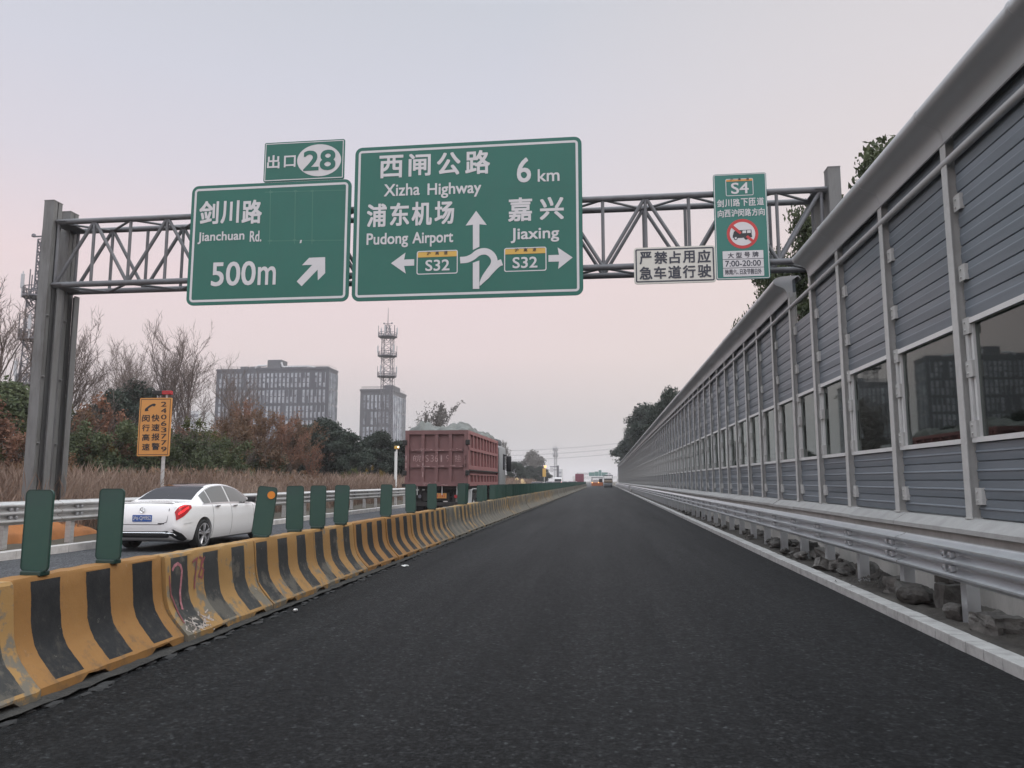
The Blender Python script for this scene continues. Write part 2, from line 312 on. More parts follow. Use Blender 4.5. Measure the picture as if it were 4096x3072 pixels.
M = dict(
    new_asphalt=asphalt('new_asphalt', (.0035, .0037, .004), (.029, .0296, .030), .7, (.52, .53, .55)),
    old_asphalt=asphalt('old_asphalt', (.05, .051, .054), (.085, .086, .09), .72, (.85, .86, .88), .5),
    earth=mat('earth', (.10, .085, .062), .95, var=.5, scale=.6, bump=.5, bscale=6),
    verge=mat('verge_soil', (.085, .077, .066), .95, var=.6, scale=3, bump=.9, bscale=30, col2=(.03, .027, .024)),
    kerb=mat('kerb_stone', (.44, .435, .42), .8, var=.3, scale=6, bump=.25, dirt=(.14, .13, .12), dscale=4),
    kerb_white=mat('pale_kerb', (.55, .53, .51), .75, var=.25, scale=5, bump=.2, dirt=(.25, .23, .21), dscale=3),
    concrete=mat('concrete', (.50, .49, .465), .85, var=.22, scale=2.5, bump=.2, dirt=(.2, .19, .175), dscale=2, stretch=(1, 1, .35)),
    coping=mat('coping_concrete', (.37, .37, .36), .8, var=.2, scale=4, bump=.2, dirt=(.24, .23, .22), dscale=3, rnd=.06),
    rubble=mat('rubble', (.125, .12, .11), .9, col2=(.045, .043, .04), scale=7, bump=.8, bscale=20, rnd=.35),
    barrier=barrier_mat(),
    galv=mat('galvanised_steel', (.74, .77, .79), .28, .74, var=.06, scale=4, dirt=(.5, .51, .53), dscale=5, damt=.4),
    galv_old=mat('weathered_galvanised_steel', (.60, .60, .59), .5, .55, var=.2, scale=4, dirt=(.3, .27, .24), dscale=5, stretch=(1, .6, 3)),
    bolt=mat('bolt_steel', (.45, .46, .47), .4, .8),
    wallpaint=mat('grey_powder_coat', (.52, .525, .525), .5, .1, var=.1, scale=2),
    postpaint=mat('post_grey_paint', (.52, .525, .51), .5, .1, var=.12, scale=3, dirt=(.33, .32, .30), dscale=4),
    slat=mat('slat_blue_grey', (.18, .208, .235), .42, .2, var=.14, scale=1.5, rnd=.10, stretch=(1, .5, 4), dirt=(.13, .145, .16), dscale=.8, damt=.6),
    cap=mat('cap_aluminium', (.53, .54, .55), .38, .3, var=.08, scale=1.5, rnd=.05, dirt=(.46, .46, .46), dscale=2, damt=.5),
    frame=mat('aluminium_frame', (.70, .71, .70), .4, .2, var=.1),
    pane=glass_mat('green_tinted_pane', (.26, .34, .31), 1.75),
    gantry=mat('gantry_grey_paint', (.145, .15, .16), .55, .1, var=.25, scale=3, dirt=(.09, .085, .08), dscale=2),
    column=mat('column_grey_paint', (.17, .173, .17), .6, .1, var=.25, scale=2.5, dirt=(.075, .07, .065), dscale=1.5, damt=.8, stretch=(3, 3, .5)),
    sign_green=mat('sign_green_film', (.007, .118, .086), .45, 0, var=.12, scale=.7, dirt=(.02, .105, .082), dscale=1.0, damt=.4),
    sign_green_b=mat('sign_green_film_faded', (.022, .155, .125), .45, 0, var=.10, scale=.8),
    sign_edge=mat('sign_dark_edge', (.02, .09, .072), .5),
    film=mat('white_reflective_film', (.58, .57, .575), .5, 0, var=.08, scale=2),
    film_ivory=mat('ivory_reflective_film', (.60, .59, .53), .5, 0, var=.08, scale=1.5),
    film_yellow=mat('yellow_film', (.60, .37, .075), .5, 0, var=.1, scale=3),
    film_black=mat('black_film', (.016, .017, .02), .5),
    film_dark=mat('dark_blue_grey_film', (.035, .04, .055), .5),
    film_red=mat('red_film', (.45, .035, .035), .5),
    film_orange=mat('orange_film', (.62, .28, .07), .5, 0, var=.08, scale=2),
    seam=mat('sign_seam', (.055, .165, .125), .6),
    panel_green=mat('green_plastic', (.018, .080, .052), .36, 0, var=.3, scale=2.5, col2=(.028, .056, .050), dirt=(.055, .062, .060), dscale=2.5, damt=.6),
    panel_rim=mat('dark_green_plastic', (.012, .034, .026), .5),
    orange_dot=mat('orange_reflector', (.62, .21, .02), .4),
    white_paint=mat('white_car_paint', (.80, .795, .785), .22, 0),
    silver_paint=mat('silver_car_paint', (.55, .56, .57), .3, .3),
    dark_paint=mat('dark_car_paint', (.02, .021, .024), .3, 0),
    black=mat('black_plastic', (.012, .012, .013), .5),
    rubber=mat('rubber', (.02, .02, .02), .85),
    alloy=mat('alloy', (.45, .45, .46), .35, .7),
    chrome=mat('chrome', (.75, .75, .76), .15, 1.0),
    carglass=mat('dark_glass', (.010, .010, .014), .08, 0, spec=.22),
    sideglass=mat('side_glass', (.13, .135, .13), .08, 0, spec=.7),
    tail=emit('tail_lamp_lit', (1, .03, .03), 1.1, (.5, .01, .02)),
    tail_dark=mat('tail_lamp_red', (.38, .015, .02), .25),
    lamp_w=emit('headlamp_lit', (1, .86, .7), 2.5),
    lamp_o=emit('amber_lamp_lit', (1, .45, .12), 2.0),
    plate_blue=mat('blue_plate', (.03, .09, .30), .4),
    white=mat('white_enamel', (.72, .72, .71), .5),
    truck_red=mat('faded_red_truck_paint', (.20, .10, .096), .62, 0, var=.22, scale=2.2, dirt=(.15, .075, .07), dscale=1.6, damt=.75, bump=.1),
    truck_red_side=mat('lit_side_red_truck_paint', (.33, .15, .146), .62, 0, var=.2, scale=2.2, dirt=(.19, .085, .08), dscale=2, damt=.6),  # right side lighter than the rear: its light is put into the colour
    truck_mark=mat('worn_white_paint', (.46, .36, .34), .8, 0, var=.4, scale=14, col2=(.30, .135, .13)),
    truck_grease=mat('truck_undercarriage', (.035, .032, .03), .8, var=.5, scale=4),
    tarp=mat('grey_tarpaulin', (.165, .172, .160), .8, 0, var=.4, scale=2.2, dirt=(.05, .05, .047), dscale=3, bump=.6, bscale=5),
    orange_tarp=mat('orange_tarpaulin', (.50, .19, .055), .6, 0, var=.3, scale=2),
    bldg=mat('dark_cladding', (.052, .057, .072), .5, 0, var=.2, scale=.06, stretch=(1, 1, .3)),
    bldg2=mat('grey_cladding', (.085, .09, .10), .55, 0, var=.15, scale=.08),
    bldg_pale=mat('pale_render', (.50, .51, .52), .8),
    win=mat('window_glazing', (.40, .43, .47), .25, .0, var=.75, scale=.35, col2=(.13, .14, .16), spec=.8, rnd=.3),
    lattice=mat('tower_steel', (.13, .13, .145), .6, .2),
    antenna=mat('antenna_white', (.40, .41, .43), .6),
    wood=mat('bark', (.11, .085, .075), .9, var=.35, scale=3),
    wood_pale=mat('pale_bark', (.155, .12, .105), .9, var=.3, scale=3),
    ev=leaf_mat('evergreen_leaf', (.042, .058, .028), (.085, .100, .048)),
    ev_dark=leaf_mat('dark_evergreen_leaf', (.026, .038, .030), (.048, .062, .046)),
    olive=leaf_mat('olive_leaf', (.045, .060, .022), (.10, .105, .032)),
    rust=leaf_mat('rust_leaf', (.14, .070, .046), (.22, .115, .075), trans=.3),
    brown=leaf_mat('brown_leaf', (.105, .065, .038), (.17, .10, .058), trans=.3),
    gold=leaf_mat('gold_leaf', (.14, .10, .03), (.25, .18, .045), trans=.3),
    grey_leaf=leaf_mat('grey_twig_leaf', (.13, .125, .115), (.19, .18, .165)),
    reed=leaf_mat('dry_reed', (.16, .105, .08), (.34, .255, .20), .5, trans=.3),
    mound=mat('yellow_soil', (.36, .25, .12), .95, var=.3, scale=.5),
    paver_orange=mat('machine_orange', (.34, .10, .03), .5),
    mach=mat('machine_grey', (.10, .105, .11), .6),
    red_box=mat('dark_red_container', (.17, .022, .045), .6),
    pinkred=mat('graffiti_red', (.30, .075, .085), .7, var=.5, scale=20, col2=(.12, .05, .045)),
    pink=mat('graffiti_pink', (.50, .22, .24), .7, var=.5, scale=25, col2=(.22, .07, .08)),
    paper=mat('paper_litter', (.6, .6, .58), .8),
)
M['white_paint'].node_tree.nodes['Principled BSDF'].inputs['Coat Weight'].default_value = .7
rnd = random.Random(7)

# ------------------------------------------------------------------ ground, roads, kerbs
def sheet(name, x0, y0, x1, y1, z, m, label, ny=1):
    mb = MB(); mb.add([(x0, y0, z), (x1, y0, z), (x1, y1, z), (x0, y1, z)], [(0, 1, 2, 3)])
    return tag(mb.build(name, m), label, name, kind='structure')
sheet('ground', -2500, -60, 2500, 3500, -.012, M['earth'], 'bare brown earth of the flat land around the motorway')
sheet('road', -3.95, -20, 3.14, 900, .0, M['new_asphalt'], 'fresh black asphalt of the empty carriageway between barriers and kerb')
sheet('road', -11.35, -20, -3.95, 900, -.004, M['old_asphalt'], 'older grey asphalt of the open lanes beyond the concrete barriers')
mb = MB(); ys = np.arange(2, 245, .32)
for k, y in enumerate(ys):      # right kerb, a row of small pavers
    j = rnd.uniform(-.004, .004); h = .1 + rnd.uniform(-.004, .003)
    mb.bbox(3.14 + j, y, -.03, 3.335 + j, y + .305, h, .007)
tag(mb.build('kerb', M['kerb']), 'pale low kerb of small concrete pavers along the right road edge', 'kerb', kind='structure')
mb = MB(); mb.box(3.152, -10, -.03, 3.35, 245, .088); tag(mb.build('kerb_bed', M['verge']), 'mortar bed filling the joints of the right kerb pavers', 'kerb bed', kind='structure')
mb = MB()
for k in range(150):
    y = 2 + k * 1.5; mb.box(-11.62 + rnd.uniform(-.006, .006), y, -.02, -11.36 + rnd.uniform(-.006, .006), y + 1.485, .15)
tag(mb.build('kerb', M['kerb_white']), 'white long kerbstones along the left edge of the open lanes', 'kerb', kind='structure')
def rough_strip(name, x0, x1, y0, y1, nx, ny, zf, m, label, kind='structure'):
    xs = np.linspace(x0, x1, nx); ys_ = np.linspace(y0, y1, ny)
    V = np.array([(x, y, zf(x, y)) for y in ys_ for x in xs])
    idx = np.arange(nx * ny).reshape(ny, nx); q = np.stack([idx[:-1, :-1], idx[:-1, 1:], idx[1:, 1:], idx[1:, :-1]], -1).reshape(-1, 4)
    me = np_mesh(name, V, q, m); me.shade_smooth(); o = link(name, me); return tag(o, label, name.replace('_', ' '), kind=kind)
nr = np.random.RandomState(3)
rough_strip('verge', 3.355, 4.3, 2, 120, 12, 1500, lambda x, y: .045 + .05 * abs(math.sin(y * 1.7 + 3 * math.sin(y * .6))) * (x - 3.3) + nr.uniform(-.018, .018), M['verge'], 'dirty soil strip between the right kerb and the concrete wall')
rough_strip('verge', -30, -11.6, 2, 300, 30, 220, lambda x, y: .06 + min(1, (-11.6 - x) / 3) * .3 + nr.uniform(-.05, .05), M['earth'], 'rough brown soil bank behind the left guardrail')
# gritty dark crust of old asphalt along the barrier foot
mb = MB()
for k in range(150):
    y = 3 + k * .2 + rnd.uniform(-.1, .1); x = -3.72 + rnd.uniform(-.05, .07); s = rnd.uniform(.02, .05)
    bm = bmesh.new(); bmesh.ops.create_icosphere(bm, subdivisions=1, radius=s)
    for v in bm.verts: v.co = Vector((x + v.co.x * 1.4, y + v.co.y * 2.2, .004 + v.co.z * .45)) + Vector((rnd.uniform(-.01, .01), rnd.uniform(-.015, .015), 0))
    mb.addbm(bm)
tag(mb.build('asphalt_crumbs', mat('asphalt_crumb', (.03, .03, .03), .95, var=.4, scale=20)), 'loose crumbs of asphalt along the foot of the concrete barriers', 'crumbs', kind='stuff')
rough_strip('mortar_seam', -3.98, -3.72, 3, 60, 5, 500, lambda x, y: .012 + (.016 if -3.95 < x < -3.7 else -.004) + nr.uniform(-.006, .008), mat('seam_dirt', (.016, .016, .015), .95, col2=(.045, .042, .037), scale=9, bump=.6), 'rough dark seam of dirt where barriers meet the new asphalt')

# ------------------------------------------------------------------ concrete wall and noise barrier on the right
cw = thing('concrete_wall', 'low pale concrete wall with sloping coping under the noise barrier', 'wall', (4.28, 0, 0))
MB().box(4.28, -6, -.05, 4.75, 245, .885).build('wall_base', M['concrete'], cw, world=True)
cop = MB().prism_y([(4.2, .875), (4.2, .93), (4.36, 1.03), (4.40, 1.045), (4.7, 1.045), (4.7, .875)], 0, 2.04)
cy = [-4.4 + 2.05 * k for k in range(118)]; c0 = None; rest = MB()
for k, y in enumerate(cy):
    if k >= 99: rest.prism_y([(4.2, .875), (4.2, .93), (4.36, 1.03), (4.40, 1.045), (4.7, 1.045), (4.7, .875)], y, y + 2.04); continue
    if c0 is None: o = c0 = cop.build('coping_stone', M['coping'], cw, off=(4.28, 0, 0))
    else: o = c0.copy(); COL.objects.link(o)
    o.location = (rnd.uniform(-.008, .008), y, rnd.uniform(-.006, .004)); o.rotation_euler = (rnd.uniform(-.003, .003), 0, rnd.uniform(-.003, .003))
tag(rest.build('coping_stone', M['coping'], cw, world=True), kind='stuff')

POSTS = [3.1, 5.4, 7.7, 10.0, 12.3, 14.6, 16.5, 18.33]
while POSTS[-1] < 243: POSTS.append(POSTS[-1] + 1.98)
def slat_profile(z0, z1, n, x, ridge):
    h = (z1 - z0) / n; pts = []
    for i in range(n):
        a = z0 + i * h
        pts += [(x + .018, a), (x + .018, a + .006), (x, a + .014), (x - .004, a + h * .30)]
        if ridge: pts += [(x - .004, a + h * .46), (x - .017, a + h * .50), (x - .015, a + h * .55), (x - .001, a + h * .6)]
        else: pts += [(x - .008, a + h * .5), (x - .008, a + h * .56), (x - .002, a + h * .62)]
        pts += [(x, a + h - .008)]
    return pts + [(x + .018, z1), (x + .09, z1), (x + .09, z0)]
LB = 1.98
P = {}
def proto(key, mb, mats, smooth=None):
    P[key] = (mb, mats, smooth)
pm = MB()
pm.box(4.372, -.075, 1.04, 4.384, .075, 5.90); pm.box(4.384, -.006, 1.04, 4.52, .006, 5.90); pm.box(4.52, -.075, 1.04, 4.532, .075, 5.90)
pm.box(4.36, -.1, 1.043, 4.56, .1, 1.06)
proto('post', pm, M['postpaint'])
bm_ = MB()
for z in (1.22, 2.02, 2.75, 3.28, 3.95, 4.85):
    bm_.box(4.425, -.235, z, 4.432, -.077, z + .2); bm_.box(4.432, -.24, z, 4.49, -.232, z + .2)
    for dz in (.05, .15): bm_.tube((4.412, -.13, z + dz), (4.425, -.13, z + dz), .016, n=6)
proto('bracket', bm_, M['postpaint'])
proto('lower_panel', MB().prism_y(slat_profile(1.055, 1.955, 4, 4.47, True), .077, LB - .077), M['slat'])
proto('upper_panel', MB().prism_y(slat_profile(3.47, 6.255, 12, 4.47, False), .077, LB - .077), M['slat'])
fm = MB(); fm.box(4.43, .077, 1.96, 4.55, LB - .077, 2.02); fm.box(4.43, .077, 3.40, 4.55, LB - .077, 3.465)
for a, b_ in ((.077, .115), (LB - .13, LB - .077)): fm.box(4.44, a, 2.02, 4.55, b_, 3.40)
fm.box(4.46, LB - .21, 2.02, 4.53, LB - .165, 3.4)
proto('window_frame', fm, M['frame'])
gm = MB(); gm.box(4.493, .11, 2.015, 4.503, LB - .12, 3.405); proto('pane', gm, M['pane'])
proto('pipe_rail', MB().tube((4.40, .0, 5.53), (4.40, LB, 5.53), .05, n=12), M['wallpaint'], 40)
prof = [(4.375, 5.765), (4.36, 5.775), (4.345, 5.85), (4.33, 5.92), (4.295, 5.975), (4.24, 6.015), (4.17, 6.045), (4.10, 6.075), (4.055, 6.115), (4.04, 6.165), (4.055, 6.215), (4.11, 6.255), (4.2, 6.28), (4.4, 6.30), (4.62, 6.30), (4.68, 6.23), (4.67, 6.22), (4.61, 6.285), (4.4, 6.285), (4.2, 6.265), (4.12, 6.242), (4.07, 6.205), (4.056, 6.165), (4.07, 6.125), (4.11, 6.09), (4.18, 6.058), (4.25, 6.028), (4.305, 5.985), (4.345, 5.925), (4.36, 5.855), (4.378, 5.78)]
cm = MB().prism_y(prof, -.02, LB - .02)
big = [(4.4 + (x - 4.4) * 1.02 - .002, 6.05 + (z - 6.05) * 1.02) for x, z in prof[:15]] + prof[15:]
cm.add([(x, -.021, z) for x, z in prof[:15]] + [(4.47, -.021, 6.2), (4.47, -.021, 5.8)], [tuple(range(17))]); cm.prism_y(big, LB - .06, LB - .015); proto('cap', cm, M['cap'], 35)
def nb_thing(label): return thing('noise_barrier', label, 'noise barrier', (4.45, 0, 1.05))
near = nb_thing('near tall grey noise barrier section, between the right picture edge and the gantry')
far = nb_thing('long far grey noise barrier section, from the gantry to the distance')
used = {}
def put(key, parent, y, sy=1.0):
    mb_, mats_, sm = P[key]
    if key not in used:
        o = mb_.build(key, mats_, parent, smooth=sm, off=(4.45, 0, 1.05)); used[key] = o
    else:
        o = used[key].copy(); COL.objects.link(o); o.parent = parent
    o.location = (0, y, 0); o.scale = (1, sy, 1); return o
tail_mb = {}
for k, y in enumerate(POSTS[:-1]):
    par = near if y < 16.4 else far; Lb = POSTS[k + 1] - y; sy = Lb / LB; gap = 16.4 < y < 18
    if k <= 100:
        put('post', par, y); put('bracket', par, y)
        put('lower_panel', par, y, sy); put('window_frame', par, y, sy); put('pane', par, y, sy); put('pipe_rail', par, y, sy)
        if gap: MB().prism_y(slat_profile(3.47, 5.13, 7, 4.47, False), y + .077, y + Lb - .077).build('upper_panel', M['slat'], par, off=(4.45, 0, 1.05))
        else: put('upper_panel', par, y, sy).location.z = 0; put('cap', par, y, sy).rotation_euler = (rnd.uniform(-.002, .002), 0, rnd.uniform(-.0015, .0015))
    else:
        for key in ('post', 'lower_panel', 'window_frame', 'pane', 'pipe_rail', 'upper_panel', 'cap'):
            t_ = tail_mb.setdefault(key, MB()); src = P[key][0]; t_.add([(v[0], v[1] * sy + y, v[2]) for v in src.v], src.f)
for key, t_ in tail_mb.items(): tag(t_.build(key, P[key][1], far, world=True), kind='stuff')

# ------------------------------------------------------------------ guardrails
def thrie(z0, z1, x, amp, sgn, n=30):
    a = []; th = .004
    for i in range(n + 1):
        t = i / n; ph = math.cos(2 * math.pi * (t * 3)) ; w = max(-1, min(1, ph * 1.1)); a.append((x + sgn * amp * w * .5, z0 + (z1 - z0) * t))
    return a + [(p[0] + sgn * th, p[1]) for p in reversed(a)]
def guardrail(label, x, sgn, y0, y1, z0, z1, sp, ystart, mats_, px_, group):
    g = thing('guardrail', label, 'guardrail', (x, y0, 0), group)
    L_ = 4.0 if (y1 - y0) < 380 else 8.0; n = int((y1 - y0) / L_); first = None
    mbm = MB().prism_y(thrie(z0, z1, x, .12, sgn, 42), 0, L_ - .02)
    for k in range(min(n, 99)):
        if first is None: o = first = mbm.build('beam', mats_, g, smooth=50, off=(x, 0, 0))
        else: o = first.copy(); COL.objects.link(o)
        o.location = (0, k * L_, 0); o.rotation_euler = (0, 0, rnd.uniform(-.0012, .0012))
    pm = MB(); pm.box(px_ - .065, -.065, -.1, px_ + .065, .065, z1 - .14)
    pm.box(min(px_, x + sgn * .03), -.05, z0 + .06, max(px_, x + sgn * .03), .05, z1 - .06)
    bm2 = MB(); f = x - sgn * .03
    for zz in (z0 + (z1 - z0) / 3, z0 + (z1 - z0) * 2 / 3):
        zz -= (z1 - z0) / 6; zz += (z1 - z0) / 6
        for dy in (-.075, .075): bm2.tube((x + sgn * .03 - sgn * .08, dy, zz - .0), (x + sgn * .02, dy, zz), .016, n=6)
        for dy in (-.075, .075): bm2.bbox(x - sgn * .01 - .03, dy - .03, zz - .03, x - sgn * .01 + .03, dy + .03, zz + .03, .008)
    pp = bb = None; y = ystart; c = 0
    while y < y1 and c < 99:
        if pp is None:
            pp = pm.build('post', mats_, g, off=(x, 0, 0)); bb = bm2.build('bolt', M['bolt'], g, off=(x, 0, 0)); q, w = pp, bb
        else:
            q = pp.copy(); COL.objects.link(q); w = bb.copy(); COL.objects.link(w)
        q.location = (0, y - y0, 0); w.location = (0, y - y0, 0); y += sp; c += 1
    return g
GR = 'galvanised guardrails beside the lanes'
guardrail('bright new galvanised guardrail below the near noise barrier', 3.56, 1, 2, 106, .465, .885, 1.67, 3.64, M['galv'], 3.74, GR)
guardrail('distant guardrail section past the curled end on the right', 3.50, 1, 112, 240, .42, .885, 2.0, 112.5, M['galv'], 3.68, GR)
guardrail('weathered guardrail on the left edge behind the white car', -12.0, -1, 4, 200, .60, 1.085, 2.0, 4.6, M['galv_old'], -12.19, GR)
# curled terminal of the near right guardrail belongs to that rail
ge = MB(); pts = [(3.56 + .16 * (1 - math.cos(a)), 106 + .16 * math.sin(a)) for a in np.linspace(0, math.pi * 1.1, 12)]
for (xa, ya), (xb, yb) in zip(pts, pts[1:]):
    ge.add([(xa, ya, .43), (xb, yb, .43), (xb, yb, .88), (xa, ya, .88)], [(0, 1, 2, 3)])
g0 = [o for o in bpy.data.objects if o.name.startswith('guardrail')][0]
ge.build('end_terminal', M['galv'], g0, smooth=60, world=True)

# ------------------------------------------------------------------ concrete barriers (each one a thing)
Z = [(.30, 0), (.30, .085), (.135, .33), (.085, .80), (.07, .815)]       # half profile x(z), local x=0 at barrier axis
def barrier_mesh(seed):
    r = random.Random(seed); mb = MB(); ys_ = sorted(set([0, .012] + [i * .1 for i in range(1, 19)] + [1.838, 1.85]))
    front = [(.36, .0), (.36, .085), (.31, .135), (.25, .2), (.195, .265), (.155, .33), (.128, .42), (.115, .52), (.10, .68), (.09, .785), (.075, .808)]
    ring = front + [(-x, z) for x, z in reversed(front)]; n = len(ring); V = []
    nt0 = (.38 + r.uniform(-.03, .03), 1.3 + r.uniform(-.03, .03))
    for j, y in enumerate(ys_):
        notch = any(a <= y <= a + .32 for a in nt0)
        for i, (x, z) in enumerate(ring):
            zz = z
            if notch and z < .01: zz = .062 + r.uniform(-.006, .012)
            e = .004 if 0 < j < len(ys_) - 1 else 0; sh = .988 if j in (0, len(ys_) - 1) else 1
            V.append((x * sh + r.uniform(-e, e), y, zz * (sh if z > .1 else 1) + r.uniform(-e, e) * (z > .05)))
    F = [(j * n + i, j * n + (i + 1) % n, (j + 1) * n + (i + 1) % n, (j + 1) * n + i) for j in range(len(ys_) - 1) for i in range(n)]
    F += [tuple(range(n)), tuple(range((len(ys_) - 1) * n, len(ys_) * n))]
    return mb.add(V, F)
AX = -4.2
bmeshes = []
for s in range(3):
    o = barrier_mesh(s).build('b', M['barrier'], smooth=28); bmeshes.append(o.data); bpy.data.objects.remove(o)
BL = {2: ('clean orange and black striped concrete barrier, largest in front at lower left', 0.02, .18), 1: ('concrete barrier with chipped grey end at the lower left corner', .55, .2),
      3: ('scraped striped concrete barrier with red graffiti scrawls', .52, .08), 4: ('orange and black barrier with brownish peeled patches, after the graffiti barrier', .46, .02),
      5: ('striped barrier with grey worn stripe and chipped foot below the three green panels', .47, .12), 6: ('clean striped barrier with narrow bands, below the fourth and fifth green panels', .32, .1),
      7: ('striped barrier with pointed broken toe, left of the truck bumper', .36, .05), 8: ('yellowish striped barrier under the panel at the left truck side', .42, .14),
      9: ('dusty striped barrier right below the truck number plate', .52, .1), 10: ('plain grey faded barrier with hardly any stripes, below the truck mudguard', .78, .06),
      11: ('faded barrier with thin yellow stripes next to the plain grey one', .60, .1), 12: ('dirty barrier with faint stripes below the front of the truck', .68, .15)}
for k in range(-1, 98):
    y = 1.33 + 1.865 * k; o = link('concrete_barrier', bmeshes[k % 3], None, (AX + rnd.uniform(-.02, .02), y, rnd.uniform(-.004, .004) - .0))
    o.rotation_euler = (0, 0, rnd.uniform(-.006, .006))
    if k in BL: lb, w, st = BL[k]
    elif k < 2: lb, w, st = 'striped concrete barrier just outside the lower left picture corner', .5, .15
    elif y < 60: lb, w, st = 'faded striped concrete barrier in the middle distance, past the truck', rnd.uniform(.62, .8), rnd.uniform(0, .2)
    else: lb, w, st = 'bare grey concrete barrier in the far end of the row', rnd.uniform(.82, 1.0), rnd.uniform(0, .2)
    o['wear'] = float(w); o['stripe'] = float(st)
    tag(o, lb, 'concrete barrier', 'concrete barriers dividing the lanes')
    if k == 3: graf_parent = o
def fx(z):
    f_ = [(0, .36), (.085, .36), (.135, .31), (.2, .25), (.265, .195), (.33, .155), (.42, .128), (.52, .115), (.68, .10), (.785, .09)]
    return float(np.interp(z, [a for a, _ in f_], [b for _, b in f_]))
def ribbon(mb, pts, w):
    P_ = [Vector((0, a, b)) for a, b in pts]
    for a, b in zip(P_, P_[1:]):
        d = (b - a); 
        if d.length < 1e-5: continue
        n = Vector((0, -d.z, d.y)).normalized() * w / 2; q = [a - n, b - n + d * .15, b + n + d * .15, a + n]
        mb.add([(fx(v.z) + .005, v.y, v.z) for v in q], [(0, 1, 2, 3)])
g1 = MB(); ribbon(g1, [(.10, .66), (.14, .70), (.20, .715), (.25, .69), (.27, .64), (.25, .55), (.22, .45), (.20, .36), (.185, .30)], .03); g1.build('graffiti', M['pink'], graf_parent)
g2 = MB(); ribbon(g2, [(.47, .70), (.56, .73), (.53, .62), (.50, .52), (.485, .45)], .022); ribbon(g2, [(.60, .74), (.66, .72), (.62, .62), (.58, .55), (.64, .53), (.68, .60), (.63, .64), (.70, .72)], .022); ribbon(g2, [(.05, .62), (.06, .45), (.09, .3), (.08, .2)], .02)
g2.build('graffiti', M['pinkred'], graf_parent)
g3 = MB()
for _ in range(46):
    a = rnd.uniform(.03, .5); b = rnd.uniform(.10, .22); ribbon(g3, [(a, b), (a + rnd.uniform(.02, .08), b + rnd.uniform(-.05, .04))], rnd.uniform(.004, .014))
g3.build('scrape', mat('scrape_white', (.5, .47, .42), .9, var=.6, scale=30, col2=(.2, .13, .11)), graf_parent)

# ------------------------------------------------------------------ green anti-glare panels
pmb = MB()
pmb.plate(rr(-.122, .03, .122, .63, .04), 0, .014, 0)
ri, ro = rr(-.114, .038, .114, .622, .034), rr(-.122, .03, .122, .63, .04)
pmb.add([(x, -.003, z) for x, z in ro] + [(x, -.003, z) for x, z in ri], [(i, (i + 1) % len(ro), len(ro) + (i + 1) % len(ro), len(ro) + i) for i in range(len(ro))], 1)
fmb = MB(); fmb.bbox(-.09, -.035, 0, .09, .06, .035, .008); fmb.box(-.05, .03, .03, .05, .055, .5)
dp = thing('anti_glare_panel', 'x', 'anti-glare panel', (0, 0, 0)); pmb.build('panel', [M['panel_green'], M['panel_rim']], dp); fmb.build('foot', M['panel_rim'], dp)
PANELS = [(5.36, 'large green anti-glare panel nearest the camera, in front of the gantry column'), (6.2, 'green anti-glare panel overlapping the rear of the white car'), (9.2, 'leaning green anti-glare panel with an orange dot, at the nose of the white car'),
          (10.25, 'green anti-glare panel with dark streak, first after the one with the orange dot'), (11.05, 'green anti-glare panel in the middle of three close ones right of the white car'), (12.05, 'green anti-glare panel, last of three close ones right of the white car'),
          (14.7, 'narrow green anti-glare panel standing alone left of the red truck'), (16.65, 'green anti-glare panel before the left edge of the red truck'), (18.7, 'green anti-glare panel before the truck left rear lamp'),
          (22.7, 'bright green anti-glare panel below the right corner of the truck tailgate'), (23.15, 'green anti-glare panel overlapping another one below the right truck corner'),
          (26.0, 'slanted green anti-glare panel seen before the truck mudguard'), (27.0, 'green anti-glare panel standing beside the slanted one at the mudguard')]
y = 29.0
while y < 178: PANELS.append((y, 'green anti-glare panel in the dense row along the far barriers')); y += .9 if rnd.random() > .06 else 1.8
first = True
for k, (y, lb) in enumerate(PANELS):
    o = dp if first else copy_tree(dp); first = False
    o.location = (AX + rnd.uniform(-.015, .015), y, .806); o.rotation_euler = (0, rnd.uniform(-.03, .03), R(-4) + rnd.uniform(-.12, .12))
    if k < 2: o.rotation_euler = (0, .004, R(-6))
    if k == 2: o.rotation_euler = (0, .11, R(6))
    if y > 25: o.scale = (1, 1, .88)
    tag(o, lb, 'anti-glare panel', 'green anti-glare panels on the barriers')
    if k == 2: MB().lathe([(0.0, 0), (.048, 0), (.048, .006)], (.058, -.012, .53), 'y', 20).build('reflector', M['orange_dot'], o)

